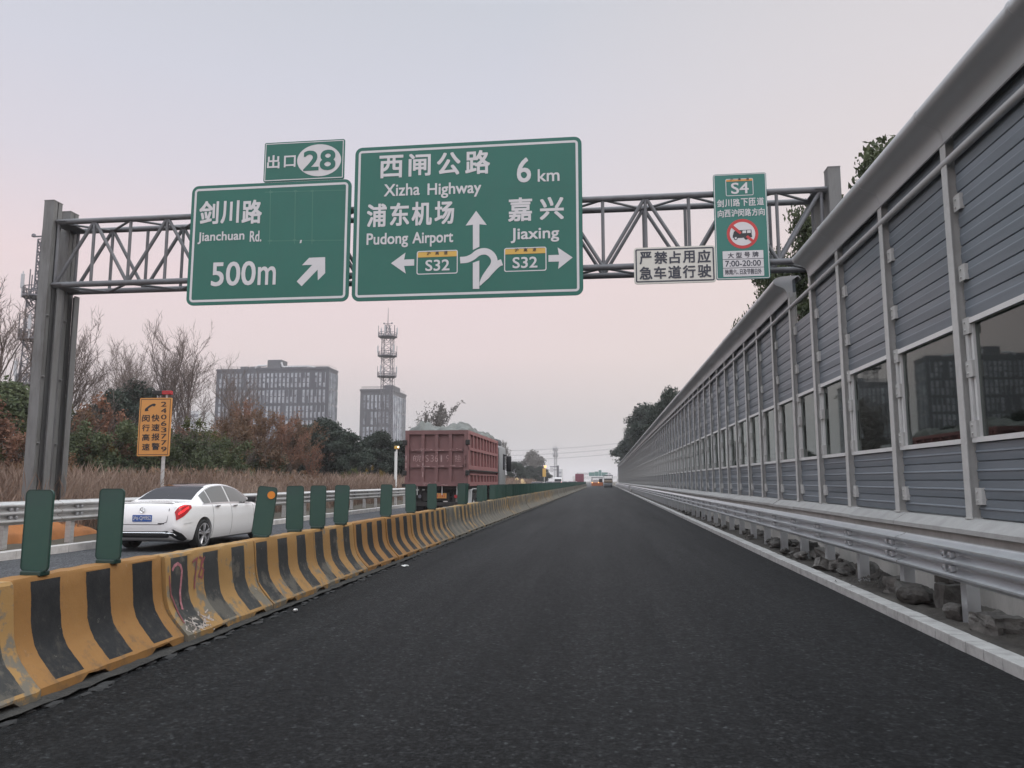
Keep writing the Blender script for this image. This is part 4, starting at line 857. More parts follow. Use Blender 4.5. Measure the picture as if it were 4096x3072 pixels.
def make_car(label, paint, loc, group, tail_m, detail=True, z=0):
    car = thing('car', label, 'car', loc, group)
    ys_ = sorted(set(list(np.linspace(0, .5, 9 if detail else 4)) + list(np.linspace(.5, 4.2, 40 if detail else 16)) + list(np.linspace(4.2, 4.69, 8 if detail else 4))))
    vv = np.linspace(0, 12, 49 if detail else 25); nv = len(vv); bm = bmesh.new(); rows = []
    for y in ys_:
        half = [surf(y, v) for v in vv]; row = [bm.verts.new(p) for p in half] + [bm.verts.new((-p.x, p.y, p.z)) for p in reversed(half[1:-1])]; rows.append(row)
    n = len(rows[0])
    for a, b in zip(rows, rows[1:]):
        for i in range(n): bm.faces.new((a[i], a[(i + 1) % n], b[(i + 1) % n], b[i]))
    bm.faces.new(rows[0]); bm.faces.new(list(reversed(rows[-1])))
    mb = MB(); mb.addbm(bm); body = mb.build('body', paint, car, smooth=35)
    WY, WR = (.93, 3.77), .325
    if detail:
        for wy in WY:
            c_ = MB().lathe([(0, -1.2), (.375, -1.2), (.375, 1.2), (0, 1.2)], (0, wy, .335), 'x', 36).build('cut', paint); c_.location = car.location
            for s in (-1, 1): pass
            md = body.modifiers.new('b', 'BOOLEAN'); md.object = c_; md.operation = 'DIFFERENCE'; md.solver = 'EXACT'
            bpy.context.view_layer.update(); me = bpy.data.meshes.new_from_object(body.evaluated_get(bpy.context.evaluated_depsgraph_get())); body.modifiers.clear(); body.data = me; bpy.data.objects.remove(c_)
        MB().box(-.68, .3, .25, .68, 4.3, .75).build('underbody', M['black'], car)
        MB().bbox(-.74, .3, .2, .74, 4.4, .34, .03).build('floor_pan', M['black'], car)
    for wy in WY:
        for s in (-1, 1):
            x = s * .80
            w = MB().lathe([(.2, -.105), (.29, -.11), (.318, -.085), (WR, -.03), (WR, .03), (.318, .085), (.29, .11), (.2, .105)], (x, wy, WR), 'x', 32)
            wo_ = w.build('wheel', M['rubber'], car, smooth=40); rm = MB()
            rm.lathe([(0, .0), (.07, .0), (.07, .03), (.0, .03)], (x + s * .085, wy, WR), 'x', 16)
            rm.lathe([(.235, .02 * s), (.25, .035 * s), (.225, .035 * s), (.205, -.06 * s)], (x + s * .08, wy, WR), 'x', 32)
            for k in range(5):
                for dd in (-.16, .16):
                    a = 2 * math.pi * k / 5 + .3; p0_ = Vector((x + s * .10, wy + .05 * math.cos(a), WR + .05 * math.sin(a))); p1_ = Vector((x + s * .105, wy + .228 * math.cos(a + dd), WR + .228 * math.sin(a + dd))); rm.tube(p0_, p1_, .022, .026, 6)
            rm.build('rim', M['alloy'], wo_, smooth=35)
            MB().lathe([(0, .0), (.22, .0)], (x + s * .055, wy, WR), 'x', 24).build('brake_disc', M['black'], wo_)
    gl = MB()
    for s in (-1, 1): patch(gl, .80, 1.50, lambda y: 10.0, 12, s, .006, 10, 8)
    gl.build('rear_window', M['carglass'], car, smooth=60)
    rg = MB()
    for s in (-1, 1): patch(rg, 1.53, 2.7, lambda y: 10.35, 12, s, .004, 8, 6)
    rg.build('roof_glass', M['carglass'], car, smooth=60)
    ws = MB()
    for s in (-1, 1): patch(ws, 2.85, 3.55, 10.0, 12, s, .006, 8, 8)
    ws.build('windscreen', M['carglass'], car, smooth=60)
    for s in (-1, 1):
        for nm, a, b in (('quarter_window', 1.02, 1.32), ('side_window', 1.36, 2.18), ('side_window', 2.25, 3.28)):
            w = MB(); patch(w, a, b, 7.35, lambda y: 9.05, s, .007, 8, 6); w.build(nm, M['sideglass'], car, smooth=60)
        if detail:
            tr = MB()
            for (va, vb) in ((7.18, 7.33), (9.1, 9.22)): patch(tr, .95, 3.36, va, vb, s, .009, 20, 1)
            tr.build('window_trim', M['chrome'], car, smooth=60)
            sl = MB()
            for yy in (1.34, 2.22, 3.38): patch(sl, yy, yy + .012, 2.2, 7.1, s, .002, 1, 14)
            sl.build('door_seam', M['black'], car)
            for yy in (1.55, 2.4):
                p = surf(yy, 6.1); MB().bbox(s * (p.x + .02) - .02, yy - .1, p.z - .02, s * (p.x + .02) + .02, yy + .1, p.z + .015, .012).build('door_handle', M['chrome'], car, smooth=40)
        tl_ = MB(); patch(tl_, .025, .44, lambda y: 4.45 + y * 2.9, lambda y: 5.75 + min(.85, y * 3.2), s, .008, 14, 6); to = tl_.build('tail_lamp', tail_m, car, smooth=60)
        if detail:
            tb = MB(); patch(tb, .05, .34, lambda y: 5.0 + y * 2.2, lambda y: 5.22 + y * 2.2, s, .012, 10, 1); patch(tb, .08, .30, lambda y: 5.55 + y * 2.4, lambda y: 5.68 + y * 2.4, s, .012, 10, 1); tb.build('light_bar', M['tail'], to)
        mm = MB(); mm.bbox(s * .98 - .1, 3.02, .98, s * .98 + .1, 3.12, 1.12, .035); mm.box(min(s * .84, s * .93), 3.05, 1.0, max(s * .84, s * .93), 3.09, 1.03)
        mm.build('wing_mirror', paint if not detail else M['black'], car, smooth=40)
    if detail:
        df = MB()
        for s in (-1, 1): patch(df, .012, .34, 1.0, lambda y: 2.75 - max(0, y - .12) * 2.6, s, .007, 12, 6)
        df.bbox(-.60, -.006, .30, .60, .10, .455, .04); df.build('rear_diffuser', M['black'], car, smooth=50)
        ch = MB(); pp_ = [surf(yy, 1.9) for yy in (.28, .2, .13, .08, .05)]; ln = [(-q.x, q.y - .012, q.z + .02) for q in pp_] + [(-.5, -.012, .405), (.5, -.012, .405)] + [(q.x, q.y - .012, q.z + .02) for q in reversed(pp_)]; ch.path(ln, .011, 6)
        ch.build('exhaust_trim', M['chrome'], car, smooth=40)
        nb = MB(); nb.plate(rr(-.22, .64, .22, .78, .012), -.012, .012); no_ = nb.build('number_plate', M['plate_blue'], car)
        tx = MB(); text_fit(tx, '沪E', -.205, -.085, .665, .755, -.0145, .015); text_fit(tx, 'QM952', -.055, .205, .665, .755, -.0145, .015)
        tx.box(-.078, -.0145, .705, -.068, -.0135, .715); tx.build('plate_lettering', M['film'], no_)
        em = MB(); c_ = (0, -.0, .885)
        em.lathe([(.047, -.012), (.056, -.02), (.056, -.006), (.047, -.006)], c_, 'y', 24)
        for k in range(3):
            a = R(90 + 120 * k); em.tube((0, -.014, .885), (.05 * math.cos(a), -.014, .885 + .05 * math.sin(a)), .010, .003, 6)
        em.build('badge', M['chrome'], car, smooth=40)
        bs = MB(); 
        for s in (-1, 1): patch(bs, .03, .18, 6.62, 6.72, s, .003, 6, 1)
        pts = [(-.60, .92), (-.56, .64), (-.42, .58), (.42, .58), (.56, .64), (.60, .92)]
        bs.path([(x, -.002 if abs(x) < .58 else .012, z) for x, z in pts], .006, 5); bs.build('boot_seam', M['black'], car)
        rs = MB()
        for s in (-1, 1): patch(rs, .14, .42, 3.9, 4.0, s, .006, 8, 1)
        rs.build('bumper_crease', M['frame'], car)
        rb_ = MB(); rb_.box(.36, -.006, .59, .50, -.001, .612); rb_.build('model_mark', M['black'], car)
        sp_ = MB(); sp_.prism_y([(-.62, 1.03), (.62, 1.03), (.58, 1.055), (-.58, 1.055)], .10, .2); sp_.build('boot_lip', paint, car)
    return car
make_car('white saloon car with lit red tail lamp driving in the left lane', M['white_paint'], (-9.80, 15.6, 0), 'cars on the open lanes', M['tail_dark'])
for (px, Y, paint, lab) in ((536, 80, M['dark_paint'], 'dark car with red tail lights, nearest of the far traffic'), (549, 125, M['silver_paint'], 'silver car with red tail lights before the white van'), (556, 112, M['dark_paint'], 'dark car with a pale roof right of the silver car'),
                             (564.5, 170, M['white_paint'], 'white car just right of the white van'), (574, 195, M['white_paint'], 'white car left of the distant red lorry'), (570, 240, M['dark_paint'], 'farthest dark car on the open lanes')):
    x = at(px, 482, Y=Y).x; make_car(lab, paint, (x, Y, 0), 'cars on the open lanes', M['tail'], False)

# ------------------------------------------------------------------ dump truck
TY = 30.0; tk = thing('dump_truck', 'faded red tipper truck with tarpaulin-covered load in the open lane', 'truck', (-6.57, TY, 0))
xa, xb, z0, z1, yl = -7.84, -5.30, 1.30, 3.50, 8.6
def TB(): return MB()
b = TB(); b.box(xa + .08, TY + .06, z0, xb - .08, TY + yl, z1 - .1); b.build('box_body', M['truck_red'], tk, world=True)
tg = TB(); W = xb - xa
for x in (xa, xb - .16): tg.box(x, TY - .03, z0 - .02, x + .16, TY + .06, z1)
tg.box(xa + .16, TY - .03, z1 - .16, xb - .16, TY + .06, z1); tg.box(xa + .16, TY - .03, z0, xb - .16, TY + .06, z0 + .17)
gx = [xa + .16 + (W - .32) * k / 4 for k in range(5)]
for x in gx[1:-1]: tg.box(x - .065, TY - .022, z0 + .17, x + .065, TY + .06, z1 - .16)
for z in (z0 + .78, z0 + 1.42):
    for xl, xr in zip(gx, gx[1:]): tg.box(xl + .066, TY - .014, z - .05, xr - .066, TY + .06, z + .06)
tgo = tg.build('tailgate', M['truck_red'], tk, world=True)
tx = TB(); zc = z0 + 1.09; hh = .27
for ch, xc, w_ in (('皖', gx[0] + .32, .34), ('S', gx[1] + .16, .13), ('3', gx[1] + .37, .13), ('6', gx[2] - .0, .13), ('1', gx[2] + .18, .06), ('9', gx[2] + .44, .13), ('挂', gx[3] + .29, .24)):
    yy = TY + .058 if not ch == '6' else TY - .0235
    text_fit(tx, ch, xc - w_ / 2, xc + w_ / 2, zc - hh / 2, zc + hh / 2, yy - .0, .006)
tx.build('painted_number', M['truck_mark'], tgo, off=tk.location)
wear_ = TB()
for _ in range(40):
    x = rnd.uniform(xa + .2, xb - .2); z = rnd.choice([z0 + rnd.uniform(.02, .15), z0 + .78 + rnd.uniform(-.04, .05), z0 + 1.42 + rnd.uniform(-.04, .05)]); w_ = rnd.uniform(.02, .22)
    wear_.add([(x, TY - .0318, z), (x + w_, TY - .0318, z + rnd.uniform(-.01, .01)), (x + w_ * .8, TY - .0318, z + rnd.uniform(.008, .03)), (x, TY - .0318, z + rnd.uniform(.008, .02))], [(0, 1, 2, 3)])
for x in (xb - .1, xb - .1, gx[1], xa + .03):
    for z in (z0 + .35, z0 + .7, z0 + 1.0): wear_.add([(x, TY - .0318, z), (x + .03, TY - .0318, z), (x + .03, TY - .0318, z + .2), (x, TY - .0318, z + .22)], [(0, 1, 2, 3)])
wear_.build('worn_patch', M['truck_mark'], tgo, off=tk.location)
for x in (xa, xb):
    for z in (z0 + 1.62, z0 + .42, z0 - .03): MB().bbox(x - .1, TY - .09, z, x + .07, TY + .02, z + .2 if z > z0 else z + .12, .02).build('hinge', M['truck_grease'], tgo, off=tk.location)
sd = TB()
for sx_ in (xb,):
    s0 = sx_ - .08
    for za_, zb_, out in ((z1 - .14, z1, .0), (z0 + 1.42, z0 + 1.54, .0), (z0 + .66, z0 + .82, .01), (z0 + .44, z0 + .5, -.01), (z0, z0 + .16, 0)): sd.box(s0, TY + .06, za_, sx_ + out, TY + yl, zb_)
    for k in range(10):
        y = TY + .45 + k * (yl - .7) / 9
        for za_, zb_ in ((z0 + 1.54, z1 - .14), (z0 + .82, z0 + 1.42), (z0 + .16, z0 + .44)): sd.box(s0, y - .09, za_, sx_ - .012, y + .09, zb_)
    sd.box(s0, TY + .06, z0 + .16, sx_, TY + .24, z1 - .14); sd.box(s0, TY + yl - .15, z0, sx_ + .01, TY + yl + .01, z1)
sd.build('side_panel', M['truck_red_side'], tk, world=True)
MB().tube((xb + .03, TY + .2, z0 + .62), (xb + .03, TY + yl, z0 + .62), .03).build('lock_bar', M['truck_grease'], tk, world=True)
sd2 = TB(); sd2.box(xa, TY + .06, z0, xa + .08, TY + yl, z1); sd2.build('side_panel', M['truck_red'], tk, world=True)
def tpz(u, v):
    e = min(1, 6 * min(u, 1 - u)) ** .5 * min(1, 14 * min(v, 1 - v)) ** .5
    return z1 - .06 + e * (.24 + .11 * math.sin(u * 7 + v * 9) + .07 * math.sin(u * 15 - v * 23) + .035 * math.sin(u * 37 + v * 31) + .03 * math.sin(v * 70 + 9 * u) + .20 * abs(mnoise.noise(Vector((u * 5, v * 9, 3.1)))) + .13 * abs(mnoise.noise(Vector((u * 13, v * 24, 7.7)))))
tme = lump_sheet('tarpaulin', xa + .06, xb - .0, TY + .0, TY + yl, 60, 110, tpz, M['tarp'])
tme.transform(Matrix.Translation(-tk.location)); link('tarpaulin', tme, tk)
ch = TB(); ch.box(-7.1, TY + .3, .9, -6.0, TY + yl + 4, 1.22); ch.box(-7.75, TY + .1, 1.18, -5.4, TY + yl, 1.296); ch.box(-7.75, TY + 1.0, .62, -7.2, TY + 7, 1.1); ch.build('chassis', M['truck_grease'], tk, world=True)
bp = TB(); bp.bbox(-7.6, TY + .12, .50, -5.55, TY + .26, .68, .02); bp.box(-7.3, TY + .18, .68, -7.2, TY + .3, 1.2); bp.box(-5.95, TY + .18, .68, -5.85, TY + .3, 1.2); bp.bbox(-7.15, TY + .16, .72, -6.05, TY + .2, 1.08, .02); bp.build('rear_bumper', M['truck_grease'], tk, world=True)
MB().bbox(-6.62, TY + .12, .82, -6.18, TY + .155, 1.02, .01).build('number_plate', M['film_orange'], tk, world=True)
pl = MB()
for k, xx in enumerate((-6.55, -6.45, -6.36, -6.28)): pl.add([(xx, TY + .117, .86), (xx + .03, TY + .117, .86), (xx + .04 - .02 * (k % 2), TY + .117, .99), (xx + .01, TY + .117, .985)], [(0, 1, 2, 3)])
pl.build('plate_mark', M['film_red'], tk, world=True)
for x in (-7.25, -5.8): MB().lathe([(0, -.02), (.07, -.02), (.07, .03)], (x, TY + .12, .9), 'y', 16).build('tail_lamp', M['tail_dark'] if x > -7 else M['lattice'], tk, world=True)
for x in (-7.35, -6.9, -6.35, -5.75): MB().tube((x, TY + .08, z0), (x, TY + .08, z0 - .35), .02).build('chain', M['frame'], tk, world=True)
for wy in (1.6, 2.95, 4.3, 8.9, 12.2):
    for s in (-1, 1):
        x = -6.57 + s * .98; w = MB().lathe([(.25, -.27), (.46, -.28), (.52, -.22), (.52, .22), (.46, .28), (.25, .27), (.22, .1 * s)], (x, TY + wy, .52), 'x', 28); wo_ = w.build('wheel', M['rubber'], tk, smooth=40, world=True)
        MB().lathe([(0, .12), (.12, .12), (.12, .05), (.27, .02), (.27, -.05)] if s > 0 else [(0, -.12), (.12, -.12), (.12, -.05), (.27, -.02), (.27, .05)], (x + s * .22, TY + wy, .52), 'x', 20).build('rim', M['frame'], wo_, smooth=40, off=tk.location)
mg = TB()
for a0, a1 in zip(np.linspace(20, 160, 9), np.linspace(20, 160, 9)[1:]): pass
arc = [(TY + .75, .55), (TY + .95, 1.12), (TY + 1.2, 1.18), (TY + 2.1, 1.18), (TY + 2.3, 1.05), (TY + 2.4, .8)]
for (ya, za_), (yb, zb_) in zip(arc, arc[1:]): mg.add([(-5.95, ya, za_), (-5.32, ya, za_), (-5.32, yb, zb_), (-5.95, yb, zb_)], [(0, 1, 2, 3)])
mg.path([(-5.32, y_, z_) for y_, z_ in arc], .025, 6); mg.build('mudguard', M['frame'], tk, world=True)
cab = TB(); cab.bbox(-7.8, TY + 10.1, 1.0, -5.38, TY + 12.4, 3.35, .12); cab.build('cab', mat('cab_white', (.30, .305, .31), .5, 0, var=.2), tk, smooth=40, world=True)
MB().bbox(-7.6, TY + 10.2, 3.34, -5.5, TY + 11.6, 3.72, .12).build('roof_fairing', M['mach'], tk, smooth=40, world=True)
MB().box(-5.385, TY + 11.2, 2.1, -5.372, TY + 12.2, 2.95).build('cab_window', M['carglass'], tk, world=True)
MB().bbox(-7.7, TY + 9.2, 1.1, -5.45, TY + 10.05, 3.25, .05).build('headboard_gear', M['truck_grease'], tk, world=True)
MB().bbox(-5.3, TY + 11.9, 2.0, -5.02, TY + 12.1, 2.85, .05).build('wing_mirror', M['black'], tk, smooth=40, world=True)
MB().tube((-5.4, TY + 12.0, 2.9), (-5.1, TY + 12.0, 2.8), .03).build('mirror_arm', M['black'], tk, world=True)
MB().box(-5.42, TY + 10.3, .6, -5.37, TY + 12.2, 1.0).build('side_skirt', M['white'], tk, world=True)

# ------------------------------------------------------------------ buildings
def building(label, x0, x1, y0, y1, z1, wall, cols, tiers, side_cols, rot=0.0):
    b = thing('office_building', label, 'building', ((x0 + x1) / 2, y0, 0))
    MB().box(x0, y0, -.1, x1, y1, z1).build('wall', wall, b, world=True)
    MB().box(x0 - .2, y0 - .2, z1, x1 + .2, y1 + .2, z1 + .7).build('parapet', wall, b, world=True)
    w = (x1 - x0) / (cols + 1.2); rs = random.Random(int(x0)); made = 0; rest_ = MB()
    for c in range(cols):
        xc = x0 + w * (c + 1.1)
        for t, (za_, zb_) in enumerate(tiers):
            if rs.random() < .07: continue
            mb = MB(); ww = w * .23; nf = max(1, int((zb_ - za_) / 1.9)); fh = (zb_ - za_) / nf
            for f_ in range(nf):
                if rs.random() < .1: continue
                sh = rs.choice([0, 0, 0, .5]); mb.box(xc - ww, y0 - .12, za_ + f_ * fh + .25 + sh, xc + ww, y0 + .05, za_ + (f_ + 1) * fh - .12)
            if not mb.v: continue
            mb.box(xc + ww + .02, y0 - .35, za_, xc + ww + .16, y0 + .05, zb_)
            if made < 100: mb.build('window', M['win'], b, world=True); made += 1
            else: rest_.add(mb.v, mb.f)
    if rest_.v: tag(rest_.build('window', M['win'], b, world=True), kind='stuff')
    sw = (y1 - y0) / (side_cols + .6)
    for c in range(side_cols):
        mb = MB(); yc = y0 + sw * (c + .8); mb.box(x1 - .05, yc - sw * .22, tiers[0][0], x1 + .12, yc + sw * .22, z1 - 1.2)
        for (za_, zb_) in tiers: mb.box(x1 - .05, yc + sw * .25, za_, x1 + .4, yc + sw * .33, zb_)
        mb.build('side_window', M['win'], b, world=True)
    rl = MB()
    for x in np.linspace(x0 + .3, x1 - .3, 40): rl.tube((x, y0 + .4, z1 + .6), (x, y0 + .4, z1 + 1.7), .04, n=4)
    for z in (z1 + 1.2, z1 + 1.7): rl.tube((x0 + .3, y0 + .4, z), (x1 - .3, y0 + .4, z), .05, n=4); rl.tube((x1 - .3, y0 + .4, z), (x1 - .3, y1 - .4, z), .05, n=4)
    rl.build('roof_railing', M['lattice'], b, world=True); return b
tiers1 = [(3, 8.4), (9, 14.4), (15, 20.4), (21, 26), (26.8, 32), (33, 38.6), (39.4, 45.6)]
b1 = building('broad dark office block with pale window strips behind the bare trees', -159.3, -110.9, 300, 310.5, 46.9, M['bldg'], 27, tiers1, 7)
for (xp, w_, h_, y_) in ((B5x, w_, h_, y_) for B5x, w_, h_, y_ in ((-138.8, 6.3, 4.2, 303), (-130.5, 7, 1.6, 304), (-121.5, 8, 1.5, 306), (-147, 4.5, 1.6, 304), (-151, 3.2, 1.7, 304), (-142.8, 3.0, 1.5, 306))):
    MB().bbox(xp, y_, 47.5, xp + w_, 309, 47.5 + h_, .25).build('roof_plant', M['bldg2'], b1, world=True)
MB().path([(-144, 303, 48.4), (-142.5, 303, 49.2), (-139, 303, 49.2)], .4, 8).build('roof_duct', M['bldg_pale'], b1, smooth=40, world=True)
MB().path([(-132.6, 303, 50.5), (-132, 303, 48.6), (-121, 303, 48.6), (-118, 303, 48.1)], .4, 8).build('roof_duct', M['bldg_pale'], b1, smooth=40, world=True)
tiers2 = [(2, 8), (8.6, 14.5), (15.2, 21), (21.6, 26.5), (27.2, 32.6)]
b2 = building('narrow dark office block behind the central mast', -87.7, -75.9, 270, 290, 34.0, M['bldg2'], 7, tiers2, 6)
MB().bbox(-80, 274, 34.7, -76.6, 284, 36.6, .15).build('roof_plant', M['bldg2'], b2, world=True)
for n_, (px0, px1, py, Y, lb) in enumerate(((178, 199, 411, 330, 'pale low block between the bare trees and the dark office block'), (557.5, 562, 469, 600, 'faint grey tower in the haze at the end of the road'))):
    a = at(px0, py, Y=Y); c_ = at(px1, py, Y=Y); d = thing('building', lb, 'building', (a.x, Y, 0)); MB().box(a.x, Y, -.1, c_.x, Y + 15, a.z).build('wall', M['bldg_pale'], d, world=True)
    w = MB(); 
    for z in np.arange(4, a.z - 1.5, 3.3): w.box(a.x + .4, Y - .08, z, c_.x - .4, Y + .02, z + 1.3)
    w.build('window_bands', M['win'], d, world=True)

# ------------------------------------------------------------------ lattice masts
def mast(label, x, y, zt, wb, wt, plats, spike):
    t = thing('lattice_mast', label, 'mast', (x, y, 0)); la = MB(); n = 26; hs_ = lambda z: (wb + (wt - wb) * min(1, z / (zt * .55))) / 2 if z < plats[-1] + .5 else wt * .19
    zs = np.linspace(0, zt, n + 1)
    for za_, zb_ in zip(zs, zs[1:]):
        a, b_ = hs_(za_), hs_(zb_); ca = [(x - a, y - a), (x + a, y - a), (x + a, y + a), (x - a, y + a)]; cb_ = [(x - b_, y - b_), (x + b_, y - b_), (x + b_, y + b_), (x - b_, y + b_)]
        for i in range(4):
            j = (i + 1) % 4; la.tube((*ca[i], za_), (*cb_[i], zb_), .09, n=5); la.tube((*ca[i], za_), (*cb_[j], zb_), .045, n=4); la.tube((*ca[j], za_), (*cb_[i], zb_), .045, n=4); la.tube((*cb_[i], zb_), (*cb_[j], zb_), .045, n=4)
    for z in np.arange(1, zt, .9): la.tube((x + hs_(z) + .15, y - .3, z), (x + hs_(z) + .75, y - .3, z), .04, n=4)
    la.tube((x + hs_(0) + .75, y - .3, 0), (x + wt / 2 + .75, y - .3, zt), .05, n=4)
    la.build('lattice', M['lattice'], t, world=True)
    for zp in plats:
        p = MB(); r_ = wt * .98
        for k in range(16):
            a0, a1 = 2 * math.pi * k / 16, 2 * math.pi * (k + 1) / 16
            for dz in (0, .55, 1.1): p.tube((x + r_ * math.cos(a0), y + r_ * math.sin(a0), zp + dz), (x + r_ * math.cos(a1), y + r_ * math.sin(a1), zp + dz), .06 if dz else .14, n=4)
            p.tube((x + r_ * math.cos(a0), y + r_ * math.sin(a0), zp), (x + r_ * math.cos(a0), y + r_ * math.sin(a0), zp + 1.1), .05, n=4)
            if k % 2 == 0: p.tube((x + r_ * math.cos(a0), y + r_ * math.sin(a0), zp), (x + wt * .4 * math.cos(a0), y + wt * .4 * math.sin(a0), zp - 1.2), .06, n=4)
        p.lathe([(0, -.05), (r_, -.05), (r_, .05)], (x, y, zp), 'z', 16); p.build('platform', M['lattice'], t, world=True)
        for k in range(6):
            a = 2 * math.pi * k / 6 + zp; cx, cy_ = x + (r_ + .12) * math.cos(a), y + (r_ + .12) * math.sin(a)
            m_ = MB(); m_.tube((cx, cy_, zp - .2), (cx, cy_, zp + 2.9), .07, n=5); m_.bbox(cx - .17, cy_ - .12, zp + .9, cx + .17, cy_ + .12, zp + 2.6, .04) if k % 2 == 0 else None
            m_.build('antenna', M['lattice'] if k % 2 else M['antenna'], t, world=True)
    sp_ = MB(); sp_.tube((x, y, zt), (x, y, spike), .12, .05, 5); sp_.cbox((x, y, zt + .4), (2.2, .2, .12)); 
    for s in (-1, 1): sp_.lathe([(0, 0), (.25, .1), (.2, .4), (0, .5)], (x + s * 1.1, y, zt + .3), 'z', 8)
    sp_.build('lightning_rod', M['lattice'], t, world=True); return t
mast('tall lattice telecom mast in front of the narrow office block', -57.7, 200, 43.5, 3.6, 2.5, (29.4, 35.0, 40.3), 48.4)
mast('lattice telecom mast half hidden by the left gantry column', at(40.5, 260, Y=80).x, 80, 29.5, 2.9, 1.5, (12.4, 17.6, 22.6), 31.3)

# ------------------------------------------------------------------ trees and reeds
NP = np.random.RandomState(11)
def leaf_cloud(n, clumps, size, flat=.3, seed=0, shell=.55):
    r = np.random.RandomState(seed); k = r.choice(len(clumps), n, p=np.array([c[3] for c in clumps]) / sum(c[3] for c in clumps)); cl = np.array([[*c[0], *c[1]] for c in clumps])[k]
    d = r.normal(size=(n, 3)); d /= np.linalg.norm(d, axis=1, keepdims=True); rad = (shell + (1 - shell) * r.rand(n, 1)) * (1 + .12 * r.normal(size=(n, 1)))
    c = cl[:, :3] + d * cl[:, 3:] * rad; nn = d * .6 + r.normal(size=(n, 3)) * .6; nn /= np.linalg.norm(nn, axis=1, keepdims=True)
    a = np.cross(nn, r.normal(size=(n, 3))); a /= np.linalg.norm(a, axis=1, keepdims=True) + 1e-9; b = np.cross(nn, a); s = size * (.6 + .8 * r.rand(n, 1))
    V = np.stack([c - a * s, c - b * s * .55, c + a * s, c + b * s * .55], 1).reshape(-1, 3); return V, np.arange(4 * n).reshape(n, 4)
def crown_clumps(seed, n, R_, H0, H1, cr_, lean=0):     # clumps spread through an uneven crown
    r = random.Random(seed); out = []
    for i in range(n):
        t = (i + .5) / n; z = H0 + (H1 - H0) * t; prof_ = math.sin(math.pi * min(1, (.18 + .82 * t)) ** .9) ** .6 if t < .99 else .2; a = r.uniform(0, 6.28) + i * 2.4; q = R_ * prof_ * r.uniform(.25, .95); s = cr_ * r.uniform(.65, 1.25)
        out.append(((q * math.cos(a) + lean * t, q * math.sin(a), z), (s, s, s * r.uniform(.6, .9)), 0, s ** 2))
    return out
def sprigs(seed, n):              # many small upright tufts of leaves, thinner towards the outside
    r = random.Random(seed); out = []
    for i in range(n):
        a = r.uniform(0, 6.28); q = 1.9 * r.random() ** .6; z = (.35 + 3.6 * r.random() ** .8) * (1 - .3 * (q / 1.9) ** 2) * r.uniform(.75, 1.1); s = r.uniform(.16, .42)
        out.append(((q * math.cos(a), q * math.sin(a), z), (s, s, s * r.uniform(1.0, 1.9)), 0, s ** 1.5))
    return out
def branches(seed, H, r0, spread, levels, n1, up=.5, droop=0.0):
    r = random.Random(seed); segs = []
    def grow(p, d, L_, rad, lev):
        nseg = 4 if lev == 0 else 3; pts = [p]
        for i in range(nseg):
            d = (d + Vector((r.gauss(0, .10 + .05 * lev), r.gauss(0, .10 + .05 * lev), r.gauss(0, .05) + .06 * up))).normalized(); p2 = p + d * L_ / nseg; ra = rad * (1 - .8 * i / nseg / 1.2); rb = rad * (1 - .8 * (i + 1) / nseg / 1.2)
            segs.append((p, p2, ra, rb, lev)); p = p2; pts.append(p)
        if lev >= levels: return
        kids = n1 if lev == 0 else r.randint(3, 6)
        for k in range(kids):
            t = (.28 + .72 * (k + r.random()) / kids) if lev == 0 else (.15 + .85 * (k + r.random()) / kids); q = min(nseg - 1, int(t * nseg)); base = pts[q].lerp(pts[q + 1], t * nseg - q)
            a = r.uniform(0, 6.28) + k * 2.4; ax = d.orthogonal().normalized(); ax.rotate(Matrix.Rotation(a, 3, d)); nd_ = (d * (1 - spread) + ax * spread + Vector((0, 0, up * .35 - droop))).normalized()
            grow(base, nd_, L_ * (.62 if lev == 0 else .58) * r.uniform(.7, 1.1) * (1.15 - .55 * t if lev == 0 else 1), max(rad * .45 * (1 - .4 * t), .011), lev + 1)
    grow(Vector((0, 0, -.1)), Vector((r.uniform(-.05, .05), r.uniform(-.05, .05), 1)).normalized(), H * .72, r0, 0); return segs
def seg_mesh(name, segs, mat_, sides):
    V, F = [], []
    for p, q, ra, rb, lev in segs:
        n = sides(lev); d = (q - p).normalized(); a = d.orthogonal().normalized(); b = d.cross(a); k = len(V)
        for c, rr_ in ((p, ra), (q, rb)):
            for i in range(n): V.append(c + (a * math.cos(2 * math.pi * i / n) + b * math.sin(2 * math.pi * i / n)) * rr_)
        F += [(k + i, k + (i + 1) % n, k + n + (i + 1) % n, k + n + i) for i in range(n)]
    return np_mesh(name, np.array([v[:] for v in V]), np.array(F), mat_)
TR = {}
def tree_kind(key, crown_me, trunk_me, H): TR[key] = (crown_me, trunk_me, H)
for key, sd_, mt, nl, sz in (('ev1', 1, 'ev', 26000, .11), ('ev2', 2, 'ev_dark', 26000, .11), ('ev3', 3, 'ev_dark', 26000, .115)):
    V, q = leaf_cloud(nl, crown_clumps(sd_, 58, 2.9, .9, 7.2, .78), sz, seed=sd_, shell=.35); sg = branches(sd_, 7, .16, .55, 1, 9); tree_kind(key, np_mesh('crown', V, q, M[mt]), seg_mesh('trunk', sg, M['wood'], lambda l: 7 if l == 0 else 4), 7.6)
V, q = leaf_cloud(26000, crown_clumps(51, 60, 2.9, 1.3, 7.1, .55), .07, seed=51, shell=.3); tree_kind('near', np_mesh('crown', V, q, M['ev']), TR['ev1'][1], 7.5)
